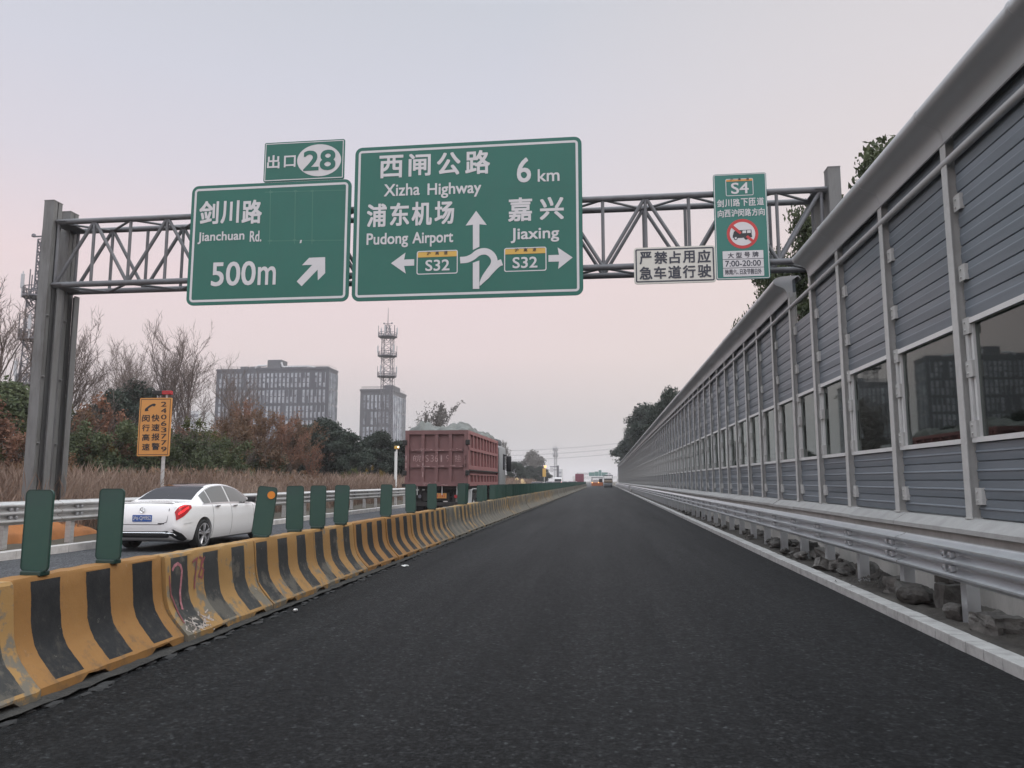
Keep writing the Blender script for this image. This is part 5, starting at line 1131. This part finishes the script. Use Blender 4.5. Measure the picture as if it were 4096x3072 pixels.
for key, sd_, mt, nl in (('sh_olive', 4, 'olive', 15000), ('sh_green', 5, 'ev', 15000), ('sh_rust', 6, 'rust', 11000), ('sh_brown', 7, 'brown', 9000), ('sh_gold', 8, 'gold', 7000)):
    V, q = leaf_cloud(nl, sprigs(sd_, 95), .062, seed=sd_, shell=.15); sg = branches(sd_, 4.4, .05, .5, 3, 9); tree_kind(key, np_mesh('crown', V, q, M[mt]), seg_mesh('trunk', sg, M['wood'], lambda l: 5 if l == 0 else 3), 4.1)
for key, sd_, sp_, up_ in (('bare1', 21, .40, .75), ('bare2', 22, .46, .65), ('bare3', 23, .34, .9)):
    sg = branches(sd_, 10, .13, sp_, 4, 11, up_); H_ = max(s[1].z for s in sg)
    tree_kind(key, seg_mesh('crown', [s for s in sg if s[4] >= 2], M['wood_pale'], lambda l: 3), seg_mesh('trunk', [s for s in sg if s[4] < 2], M['wood'], lambda l: 7 if l == 0 else 4), H_)
for key, sd_, mt, nl, ls in (('thin_rust', 31, 'rust', 3600, .075), ('thin_grey', 32, 'grey_leaf', 2600, .10), ('thin_brown', 33, 'brown', 5200, .07)):
    sg = branches(sd_, 8, .09, .45, 3, 10, .8); tips = [s for s in sg if s[4] >= 2]; r_ = np.random.RandomState(sd_); pick = r_.choice(len(tips), nl); cs = np.array([tips[i][0].lerp(tips[i][1], r_.rand())[:] for i in pick]) + r_.normal(size=(nl, 3)) * .10
    nn = r_.normal(size=(nl, 3)); nn /= np.linalg.norm(nn, axis=1, keepdims=True); a = np.cross(nn, r_.normal(size=(nl, 3))); a /= np.linalg.norm(a, axis=1, keepdims=True); b_ = np.cross(nn, a); s = ls * (.6 + .8 * r_.rand(nl, 1))
    V = np.stack([cs - a * s, cs - b_ * s * .6, cs + a * s, cs + b_ * s * .6], 1).reshape(-1, 3); H_ = max(s_[1].z for s_ in sg)
    tw = seg_mesh('c', tips, M['wood_pale'], lambda l: 3); nv0 = len(tw.vertices); co = np.empty(nv0 * 3, np.float32); tw.vertices.foreach_get('co', co); fq = np.empty(len(tw.polygons) * 4, np.int32); tw.polygons.foreach_get('vertices', fq) if False else tw.loops.foreach_get('vertex_index', fq)
    V2 = np.concatenate([co.reshape(-1, 3), V]); Q2 = np.concatenate([fq.reshape(-1, 4), np.arange(4 * nl).reshape(nl, 4) + nv0]); mi = np.concatenate([np.zeros(len(fq) // 4), np.ones(nl)])
    tree_kind(key, np_mesh('crown', V2, Q2, [M['wood_pale'], M[mt]], mi), seg_mesh('trunk', [s for s in sg if s[4] < 2], M['wood'], lambda l: 6 if l == 0 else 4), H_)
def tree(key, px, py, Y, label, wpx=None, name=None, group=None, X=None):
    p = at(px, py, Y=Y) if X is None else at(px, py, X=X); cme, tme_, H = TR[key]; s = p.z / H; nm = name or ('shrub' if key.startswith('sh_') else 'tree')
    t = thing(nm, label, nm, (p.x, p.y, -.05), group, rnd.uniform(0, 6.28)); sw = s if wpx is None else s * wpx
    t.scale = (sw, sw, s); link('crown', cme, t); link('trunk', tme_, t); return t
GB = 'bare trees left of the road'; GE = 'dense evergreen trees left of the road'; GS = 'shrubs along the left verge'; GW = 'trees behind the noise barrier'
for key, px, py, Y, w, lb in (
    ('bare1', 4, 275, 42, 1.0, 'bare tree cut by the left picture edge, tallest of the bare trees'), ('bare2', 30, 315, 46, 1.0, 'bare tree standing before the half hidden mast'), ('bare3', 72, 290, 48, .9, 'tall bare tree just right of the gantry column'), ('bare2', 92, 330, 52, .9, 'shorter bare tree right of the gantry column'),
    ('bare1', 118, 338, 60, .9, 'bare tree with fine twigs above the rust coloured bush'), ('bare2', 150, 314, 62, 1.0, 'broad bare tree directly above the yellow telephone sign'), ('bare3', 168, 314, 66, 1.0, 'bare tree right behind the telephone sign light bar'), ('bare1', 196, 320, 64, 1.0, 'tall bare tree left of the dark office block'),
    ('bare2', 222, 352, 70, .8, 'bare tree overlapping the left end of the dark office block'), ('bare3', 136, 345, 80, 1, 'slender bare tree farther back above the rust bush'), ('bare1', 240, 395, 60, .8, 'low bare tree in front of the dark office block')):
    tree(key, px, py, Y, lb, w, group=GB)
for px, py, Y in ((60, 345, 62), (106, 365, 72), (182, 352, 74), (206, 360, 80)):
    tree(rnd.choice(['bare1', 'bare2', 'bare3']), px, py, Y, 'bare tree in the crowded back row of leafless trees left of the dark office block', .95, group=GB)
for key, px, py, Y, w, lb in (
    ('ev1', 15, 382, 33, 1.15, 'round green evergreen at the left picture edge'), ('ev1', 52, 398, 36, 1.0, 'green evergreen behind the left gantry column'), ('ev2', 112, 388, 50, .9, 'dark evergreen above the rust coloured bush'), ('ev3', 138, 384, 54, .9, 'dark evergreen left of the yellow telephone sign'),
    ('ev2', 305, 424, 66, 1.0, 'dark evergreen behind the small orange tree'), ('ev3', 328, 419, 68, 1.1, 'tallest dark evergreen below the wide office block'), ('ev2', 352, 432, 66, 1.1, 'dark evergreen between the two office blocks'), ('ev3', 377, 432, 70, 1.2, 'dark evergreen below the central mast'), ('ev2', 402, 440, 74, 1.2, 'dark evergreen left behind the red truck'),
    ('ev3', 283, 440, 62, .9, 'dark evergreen left of the small orange tree'), ('ev3', 425, 446, 90, 1.4, 'dark evergreen hidden behind the red truck'), ('ev2', 470, 452, 120, 1.5, 'dark evergreen behind the truck cab'), ('ev3', 515, 462, 170, 1.6, 'dark evergreen hedge tree left of the white info board'), ('ev2', 540, 466, 230, 1.8, 'hazy dark tree behind the distant yellow sign'), ('ev3', 528, 466, 210, 1.7, 'hazy dark tree behind the white info board')):
    tree(key, px, py, Y, lb, w, group=GE)
for key, px, py, Y, w, lb in (
    ('sh_rust', 97, 405, 36, 1.05, 'rust red bush right of the gantry column'), ('sh_rust', 118, 420, 37, .9, 'rust red bush left of the yellow telephone sign'), ('sh_gold', 88, 435, 34, .9, 'yellowish bush at the foot of the rust red bush'), ('sh_green', 70, 422, 32, 1.0, 'green bush right against the gantry column'),
    ('sh_olive', 10, 430, 30, 1.1, 'olive bush low at the left picture edge'), ('sh_green', 184, 428, 36, 1.1, 'green bush right of the yellow telephone sign'), ('sh_olive', 196, 420, 40, .9, 'olive bush with yellow leaves right of the telephone sign'), ('sh_green', 214, 432, 39, 1.1, 'green bush above the white car roof'),
    ('sh_brown', 236, 425, 44, 1.2, 'brown bush left of the slim brown trees'), ('sh_brown', 150, 420, 40, 1.1, 'brown bush behind the telephone sign'), ('sh_green', 262, 445, 46, 1.1, 'dark green bush below the brown trees'), ('sh_gold', 240, 455, 42, .8, 'gold leaved bush right of the white car'), ('sh_olive', 352, 468, 52, .9, 'low olive bush near the camera pole'), ('sh_gold', 374, 466, 58, .8, 'low gold bush left of the camera pole'), ('sh_brown', 40, 440, 27, 1.1, 'brown bush at the foot of the gantry column')):
    tree(key, px, py, Y, lb, w, group=GS)
for key, px, py, Y, w, lb in (('thin_brown', 262, 400, 50, 1.0, 'slim brown leaved tree before the wide office block'), ('thin_rust', 278, 408, 52, 1.0, 'slim rust leaved tree before the wide office block'), ('thin_brown', 244, 412, 48, 1.1, 'brown leaved tree right of the green bushes'), ('thin_brown', 226, 402, 54, 1.0, 'brown twiggy tree at the left end of the office block'), ('thin_brown', 296, 412, 60, 1.1, 'brown twiggy tree at the right half of the office block'), ('thin_rust', 252, 396, 58, .9, 'tall rust leaved tree in the middle of the office block'), ('thin_rust', 314, 441, 48, .9, 'small orange tree before the dark evergreens'), ('thin_brown', 290, 420, 56, 1, 'brown leaved tree left of the tallest dark evergreen'),
                              ('thin_grey', 440, 402, 85, .8, 'sparse seed covered tree top above the red truck'), ('thin_grey', 421, 412, 88, .6, 'thinner sparse tree left above the red truck'), ('thin_grey', 511, 441, 240, .9, 'sparse hazy tree right of the truck mirror'), ('thin_grey', 525, 455, 230, 1.3, 'small hazy tree behind the white info board')):
    tree(key, px, py, Y, lb, w)
V, q = leaf_cloud(9000, crown_clumps(44, 26, 2.8, 1.0, 6.6, 1.0), .2, seed=44, shell=.2); tree_kind('hazy', np_mesh('crown', V, q, M['grey_leaf']), TR['ev2'][1], 7.2)
tree('hazy', 533, 451, 260, 'round pale hazy tree left of the distant mast', 1.15)
for key, X_, Y_, H_, w, lb in (('near', 7.3, 19.2, 10.2, .85, 'green tree rising above the barrier right of the gantry column'), ('near', 6.9, 25.5, 10.6, .55, 'dark tree showing between the gantry end columns'), ('near', 6.9, 31.5, 11.0, .5, 'green tree peeping over the barrier left of the gantry end'), ('ev2', 7.2, 13.0, 7.6, .8, 'dark tree behind the nearest barrier windows'), ('ev3', 7.4, 10.2, 5.6, .9, 'low dark tree seen through the nearest barrier window'),
                             ('ev3', 7.5, 26, 6.0, .9, 'dark tree hidden behind the far barrier start'), ('ev2', 7.6, 31, 6.2, .9, 'dark tree behind the far barrier windows'), ('ev3', 7.4, 37, 6.0, 1, 'dark tree behind the shrinking far barrier windows'), ('ev3', 7.2, 48, 6.6, 1, 'tree just topping the far barrier'),
                             ('ev3', 7.4, 87, 11.6, .75, 'tree topping the middle of the far barrier'), ('ev2', 7.6, 104, 12.0, .9, 'tree left of the tree topping the middle barrier'), ('ev3', 7.0, 122, 13.4, 1.0, 'broad tree behind the far end of the barrier'), ('ev2', 7.2, 145, 13.2, 1.1, 'dense tree over the far barrier end'), ('ev3', 6.9, 172, 13.0, 1.2, 'dense hazy tree near the distant roller'), ('ev2', 8.2, 205, 13.5, 1.2, 'hazy tree closing the row beyond the barrier'), ('ev3', 8.5, 240, 14.0, 1.3, 'farthest hazy tree beyond the barrier end')):
    cme, tme_, H = TR[key]; t = thing('tree', lb, 'tree', (X_, Y_, -.05), GW, rnd.uniform(0, 6)); s = H_ / H; t.scale = (s * w, s * w, s); ca, sa = math.cos(t.rotation_euler.z), math.sin(t.rotation_euler.z)
    for nm, me_ in (('crown', cme), ('trunk', tme_)):          # branches end where the barrier stands
        co = np.empty(len(me_.vertices) * 3, np.float32); me_.vertices.foreach_get('co', co); co = co.reshape(-1, 3); q_ = np.empty(len(me_.loops), np.int32); me_.loops.foreach_get('vertex_index', q_); q_ = q_.reshape(-1, 4)
        wx = X_ + (co[:, 0] * ca - co[:, 1] * sa) * s * w; wz = co[:, 2] * s; bad = (wx < 4.95) & (wz < 6.75) | (wx < 1.2); keep = ~bad[q_].any(1)
        link(nm, np_mesh(nm, co, q_[keep], list(me_.materials)), t)
for k in range(46):
    Y_ = 24 + 62 * rnd.random(); X_ = -16.5 - .16 * Y_ - rnd.uniform(0, 5)
    if k > 33: Y_ = rnd.uniform(12, 34); X_ = -26 - rnd.uniform(0, 14)
    key = rnd.choice(['sh_olive', 'sh_brown', 'sh_green', 'sh_rust', 'sh_brown', 'sh_olive']); cme, tme_, H = TR[key]
    t = thing('shrub', 'bush among many in the mixed thicket rising behind the reeds', 'shrub', (X_, Y_, 0), 'mixed thicket behind the reeds', rnd.uniform(0, 6)); s = rnd.uniform(.75, 1.15) * (1 + Y_ * .004); t.scale = (s * 1.15, s * 1.15, s); link('crown', cme, t); link('trunk', tme_, t)
# dry reeds, uncountable
def reeds(n, x0, x1, y0, y1, h0, h1, seed):
    r = np.random.RandomState(seed); y = y0 + (y1 - y0) * r.rand(n) ** 1.7; x = x0 + (x1 - x0) * r.rand(n); den = np.sin(x * 1.3 + y * .31) + np.sin(y * .7 - x * .5) + r.normal(size=n) * .8; h = (h0 + (h1 - h0) * r.rand(n)) * (1 + .24 * den.clip(-1.6, 1.6)); w = .005 + .00022 * y
    a = r.rand(n) * 6.28; dx_, dy_ = np.cos(a) * w, np.sin(a) * w; lx, ly = r.normal(size=n) * .30 * h, r.normal(size=n) * .30 * h; z = .12 + (-12.3 - x).clip(0, 3) * .08
    V = np.stack([np.stack([x - dx_, y - dy_, z], 1), np.stack([x + dx_, y + dy_, z], 1), np.stack([x + lx * .45 + dx_ * .8, y + ly * .45 + dy_ * .8, z + h * .62], 1), np.stack([x + lx * .45 - dx_ * .8, y + ly * .45 - dy_ * .8, z + h * .62], 1)], 1).reshape(-1, 3)
    tips = np.stack([x + lx, y + ly, z + h], 1); Q = np.arange(4 * n).reshape(n, 4); pw = w * 1.5
    m_ = np.stack([x + lx * .45, y + ly * .45, z + h * .60], 1); o = np.stack([np.cos(a + 1) * pw, np.sin(a + 1) * pw, 0 * pw], 1)
    V2 = np.stack([m_ - o * .4, m_ + (tips - m_) * .6 - o, tips, m_ + (tips - m_) * .6 + o], 1).reshape(-1, 3); return np.concatenate([V, V2]), np.concatenate([Q, Q + 4 * n])
V, q = reeds(95000, -24, -13.0, 12, 150, .65, 1.35, 5)
tag(link('dry_reeds', np_mesh('dry_reeds', V, q, M['reed'])), 'brown dry reeds covering the verge behind the left guardrail', 'reeds', kind='stuff')
V, q = leaf_cloud(26000, [((x, y, z), (2.2, 3.5, .8), 0, 1.0) for x, y, z in [(rnd.uniform(-27, -16), rnd.uniform(22, 140), rnd.uniform(.6, 1.5)) for _ in range(90)]], .13, seed=9, shell=.1)
tag(link('undergrowth', np_mesh('undergrowth', V, q, M['brown'])), 'tangled brown undergrowth below the bushes', 'undergrowth', kind='stuff')
V, q = leaf_cloud(30000, [((x, y, z), (5, 6, 2.4), 0, 1.0) for x, y, z in [(-18 - .28 * yy + rnd.uniform(-14, 4), yy, rnd.uniform(.8, 2.6)) for yy in [rnd.uniform(60, 500) for _ in range(80)]]], .4, seed=10, shell=.1)
tag(link('far_thicket', np_mesh('far_thicket', V, q, M['ev_dark'])), 'distant dark thicket lining the left side of the road', 'thicket', kind='stuff')
V, q = leaf_cloud(24000, [((x, y, z), (1.6, 3.0, 1.2), 0, 1.0) for x, y, z in [(rnd.uniform(6.2, 9), rnd.uniform(5, 120), rnd.uniform(.4, 2.3)) for _ in range(80)]], .14, seed=12, shell=.1)
tag(link('undergrowth', np_mesh('undergrowth', V, q, M['ev_dark'])), 'dark undergrowth behind the barrier windows', 'undergrowth', kind='stuff')

# ------------------------------------------------------------------ far end of the road
def far_box_sign(name, label, px0, px1, py0, py1, Y, m, pole=True, lines=0, lm=None, group=None):
    a = at(px0, py0, Y=Y); c_ = at(px1, py1, Y=Y); t = thing(name, label, 'road sign', ((a.x + c_.x) / 2, Y, 0), group)
    MB().bbox(a.x, Y - .06, c_.z, c_.x, Y + .06, a.z, .03).build('panel', m, t, world=True)
    if pole: MB().tube(((a.x + c_.x) / 2, Y + .15, 0), ((a.x + c_.x) / 2, Y + .15, a.z - .05), .12).build('pole', M['galv_old'], t, world=True)
    if lines:
        l = MB()
        for k in range(lines): z = c_.z + (a.z - c_.z) * (k + .5) / lines; l.box(a.x + .1, Y - .075, z - .12, c_.x - .1, Y - .062, z + .06)
        l.build('text_rows', lm, t, world=True)
    return t
far_box_sign('info_board', 'white information board with dark rows on the left verge', 524.6, 534, 466, 474, 250, M['white'], True, 3, M['lattice'])
ys_ = far_box_sign('yellow_sign', 'distant yellow sign with an amber lamp on top', 542.5, 546, 468.5, 476.8, 220, M['film_yellow'])
pp = at(545.2, 467.3, Y=220); MB().lathe([(0, -.3), (.3, -.25), (.3, .25), (0, .3)], (pp.x, 219.9, pp.z + .2), 'z', 10).build('lamp', M['lamp_o'], ys_, world=True)
pa = at(558, 465.5, Y=220); pl_ = thing('cantilever_sign', 'dark cantilever pole carrying a small white sign', 'road sign', (pa.x, 220, 0))
MB().tube((pa.x, 220, 0), (pa.x, 220, pa.z), .28, n=10).build('pole', M['lattice'], pl_, world=True)
pq = at(550, 466.7, Y=220); MB().tube((pa.x, 220, pq.z), (pq.x, 220, pq.z), .12).build('arm', M['lattice'], pl_, world=True)
MB().tube((pa.x, 220, pq.z - .9), (pq.x + .6, 220, pq.z - .9), .1).build('arm', M['lattice'], pl_, world=True)
s0, s1 = at(550.1, 467.5, Y=220), at(553.6, 472.2, Y=220); MB().box(s0.x, 219.8, s1.z, s1.x, 219.9, s0.z).build('panel', M['film'], pl_, world=True)
mast('faint thin mast on the horizon left of the cantilever sign', at(555.3, 445, Y=520).x, 520, at(555.3, 449, Y=520).z, 2.0, 1.6, (18.0, 22.0), at(555.3, 443, Y=520).z)
gg = thing('sign_gantry', 'distant truss gantry carrying small green signs', 'gantry', (at(590, 480, Y=600).x, 600, 0))
ga0, ga1 = at(577, 473, Y=600), at(610, 473, Y=600)
mb = MB()
for dz in (0, 1.3): mb.tube((ga0.x, 600, ga0.z + dz - 1.4), (ga1.x, 600, ga0.z + dz - 1.4), .16, n=6)
for k in range(20):
    x = ga0.x + (ga1.x - ga0.x) * k / 20; mb.tube((x, 600, ga0.z - 1.4), (x + (ga1.x - ga0.x) / 20, 600, ga0.z - .1), .1, n=4)
mb.build('truss', M['lattice'], gg, world=True)
for x in (ga0.x, ga1.x): MB().tube((x, 600, 0), (x, 600, ga0.z), .3).build('column', M['lattice'], gg, world=True)
for px0, px1, py0, py1, lb in ((588.9, 594.6, 472.3, 476.3, 'leftmost of the distant green signs'), (594.7, 598.6, 471.6, 476.4, 'second of the distant green signs'), (598.7, 601.5, 470.1, 476.4, 'tallest narrow one of the distant green signs'), (601.7, 607.6, 472.4, 476.2, 'rightmost of the distant green signs')):
    far_box_sign('road_sign', lb, px0, px1, py0, py1, 599, M['sign_green_b'], False, group='distant green signs')
# low white overbridge
p0_, p1_ = at(583.5, 477, Y=420), at(604.2, 477, Y=420); zt = p0_.z; br = thing('overbridge', 'low white concrete overbridge across the end of the road', 'bridge', ((p0_.x + p1_.x) / 2, 420, 0))
MB().box(p0_.x - 6, 420, zt - 1.3, p1_.x + 8, 430, zt).build('deck', M['white'], br, world=True)
for x in (p0_.x - 5.5, p0_.x + 3.9, p1_.x - .3, p1_.x + 7): MB().box(x, 421, -.1, x + .9, 429, zt - 1.3).build('pier', M['white'], br, world=True)
MB().box(p0_.x - 6, 419.9, zt, p1_.x + 8, 420.15, zt + .5).build('railing', M['white'], br, world=True)
# red lorry, white van
lx = at(579.3, 482, Y=240).x; lo = thing('lorry', 'distant dark red box lorry seen from behind', 'truck', (lx, 240, 0))
MB().bbox(lx - 1.25, 240, 1.0, lx + 1.25, 249, 3.7, .05).build('cargo_box', M['red_box'], lo, world=True); MB().box(lx - 1.1, 240.1, .45, lx + 1.1, 249, 1.0).build('chassis', M['black'], lo, world=True)
MB().bbox(lx - 1.2, 249.2, .6, lx + 1.2, 251, 3.0, .1).build('cab', M['white'], lo, world=True)
for s in (-1, 1):
    for wy in (241.2, 246.5, 250.2): MB().lathe([(0, -.15), (.48, -.15), (.48, .15), (0, .15)], (lx + s * 1.0, wy, .48), 'x', 16).build('wheel', M['rubber'], lo, world=True)
    MB().box(lx + s * .95 - .12, 239.97, .9, lx + s * .95 + .12, 240.0, 1.0).build('tail_lamp', M['tail'], lo, world=True)
vx = at(557.9, 482, Y=180).x; va = thing('van', 'white van driving away in the far traffic', 'van', (vx, 180, 0))
MB().bbox(vx - .95, 180, .35, vx + .95, 185, 2.35, .18).build('body', M['white_paint'], va, smooth=40, world=True); MB().box(vx - .75, 179.985, 1.35, vx + .75, 179.999, 1.95).build('rear_window', M['carglass'], va, world=True)
for s in (-1, 1):
    for wy in (181, 184): MB().lathe([(0, -.12), (.34, -.12), (.34, .12), (0, .12)], (vx + s * .86, wy, .34), 'x', 16).build('wheel', M['rubber'], va, world=True)
    MB().box(vx + s * .85 - .07, 179.98, .9, vx + s * .85 + .07, 179.999, 1.3).build('tail_lamp', M['tail'], va, world=True)
# road roller
rx, ry = .96, 182.0; ro = thing('road_roller', 'heavy road roller with canopy at the end of the new asphalt', 'road roller', (rx, ry, 0))
MB().lathe([(0, -.95), (.62, -.95), (.62, .95), (0, .95)], (rx, ry + .65, .62), 'x', 28).build('drum', M['mach'], ro, smooth=40, world=True)
MB().lathe([(0, -.95), (.62, -.95), (.62, .95), (0, .95)], (rx, ry + 4.0, .62), 'x', 28).build('drum', M['mach'], ro, smooth=40, world=True)
MB().bbox(rx - 1.05, ry + .1, 1.1, rx + 1.05, ry + 4.6, 1.75, .12).build('body', mat('roller_tan', (.25, .2, .15), .6, var=.2), ro, smooth=40, world=True)
MB().bbox(rx - .9, ry + 1.6, 1.7, rx + .9, ry + 3.2, 2.1, .1).build('operator_seat', M['black'], ro, world=True)
MB().bbox(rx - 1.1, ry + .7, 2.75, rx + 1.1, ry + 3.6, 2.92, .06).build('canopy', M['mach'], ro, world=True)
for sx_ in (-1, 1):
    for yy in (.9, 3.4): MB().tube((rx + sx_ * .98, ry + yy, 1.7), (rx + sx_ * .98, ry + yy, 2.8), .05).build('canopy_post', M['mach'], ro, world=True)
MB().bbox(rx - .6, ry + .5, 2.93, rx + .9, ry + .9, 3.05, .04).build('light_bar', M['white'], ro, world=True)
# orange paver
qx, qy = -1.75, 200.0; pv = thing('asphalt_paver', 'orange asphalt paver with two lamps at the end of the road', 'paver', (qx, qy, 0))
MB().bbox(qx - 1.5, qy, .25, qx + 1.5, qy + 2, 1.15, .1).build('screed', M['paver_orange'], pv, world=True); MB().bbox(qx - 1.1, qy + 1.2, 1.0, qx + .6, qy + 4.5, 1.8, .15).build('engine_deck', M['galv_old'], pv, world=True)
MB().bbox(qx + .5, qy + 1.0, 1.0, qx + 1.4, qy + 3, 2.1, .1).build('operator_stand', M['black'], pv, world=True); MB().bbox(qx - 1.5, qy + .5, 2.3, qx + 1.5, qy + 4, 2.45, .05).build('canopy', M['mach'], pv, world=True)
for sx_ in (-1, 1):
    for yy in (.7, 3.8): MB().tube((qx + sx_ * 1.35, qy + yy, 1.0), (qx + sx_ * 1.35, qy + yy, 2.32), .05).build('canopy_post', M['mach'], pv, world=True)
for xx in (-1.25, .35): MB().lathe([(0, -.02), (.13, -.02), (.13, .04)], (qx + xx, qy - .02, 1.1), 'y', 12).build('lamp', M['lamp_o'], pv, world=True)
# yellow soil mound, pylon and power lines
def mz(u, v): return .1 + 2.0 * max(0, math.sin(u * math.pi)) ** .7 * max(0, math.sin(v * math.pi)) ** .7 * (.9 + .1 * math.sin(u * 19 + v * 13))
a = at(506, 482, Y=122); c_ = at(528, 482, Y=122); tag(link('soil_mound', lump_sheet('soil_mound', a.x, c_.x, 118, 130, 24, 24, mz, M['mound'])), 'low mound of yellow soil left of the far traffic', 'soil mound', kind='structure')
PYL = []
for k, (px, py, Y, lb) in enumerate(((620.3, 441, 700, 'lattice power pylon rising behind the far right trees'), (428, 448, 760, 'lattice power pylon hidden behind the red truck'))):
    p = at(px, py, Y=Y); py_t = thing('power_pylon', lb, 'pylon', (p.x, Y, 0), 'power pylons'); mb = MB(); w0, w1 = 3.5, .6; zs = np.linspace(0, p.z, 12)
    for za_, zb_ in zip(zs, zs[1:]):
        a, b_ = w0 + (w1 - w0) * za_ / p.z, w0 + (w1 - w0) * zb_ / p.z
        for sx_ in (-1, 1):
            for sy_ in (-1, 1): mb.tube((p.x + sx_ * a, Y + sy_ * a, za_), (p.x + sx_ * b_, Y + sy_ * b_, zb_), .16, n=4)
            mb.tube((p.x - sx_ * a, Y - a, za_), (p.x + sx_ * b_, Y - b_, zb_), .1, n=4)
    mb.build('lattice', M['lattice'], py_t, world=True); ar = MB(); tips_ = []
    for z in (p.z - 1, p.z - 5.5, p.z - 10):
        ar.tube((p.x, Y - 6, z), (p.x, Y + 6, z), .2, n=4); tips_ += [(p.x, Y - 6, z - 1), (p.x, Y + 6, z - 1)]
    ar.build('cross_arm', M['lattice'], py_t, world=True); PYL.append(tips_)
for k, (a, b_) in enumerate(zip(*PYL)):
    pts = [(a[0] + (b_[0] - a[0]) * t, a[1] + (b_[1] - a[1]) * t, a[2] + (b_[2] - a[2]) * t - 3.5 * 4 * t * (1 - t)) for t in np.linspace(0, 1, 14)]
    tag(MB().path(pts, .10, 4).build('power_line', M['lattice']), 'thin sagging power line across the sky at the end of the road', 'power line', 'power lines at the horizon')

# ------------------------------------------------------------------ haze
hm_, nd_, lk_, b_ = base_mat('haze_air'); nd_.remove(b_)
pv_ = nd_.new('ShaderNodeVolumePrincipled'); pv_.inputs['Color'].default_value = (.93, .92, .94, 1); pv_.inputs['Density'].default_value = .00045; pv_.inputs['Anisotropy'].default_value = .2
lk_.new(pv_.outputs[0], nd_['Material Output'].inputs['Volume'])
hz = MB().box(-2600, -90, -1.1, 2600, 3600, 56).build('haze', hm_); tag(hz, 'thin pale morning haze filling the air over the whole motorway', 'haze', kind='stuff')
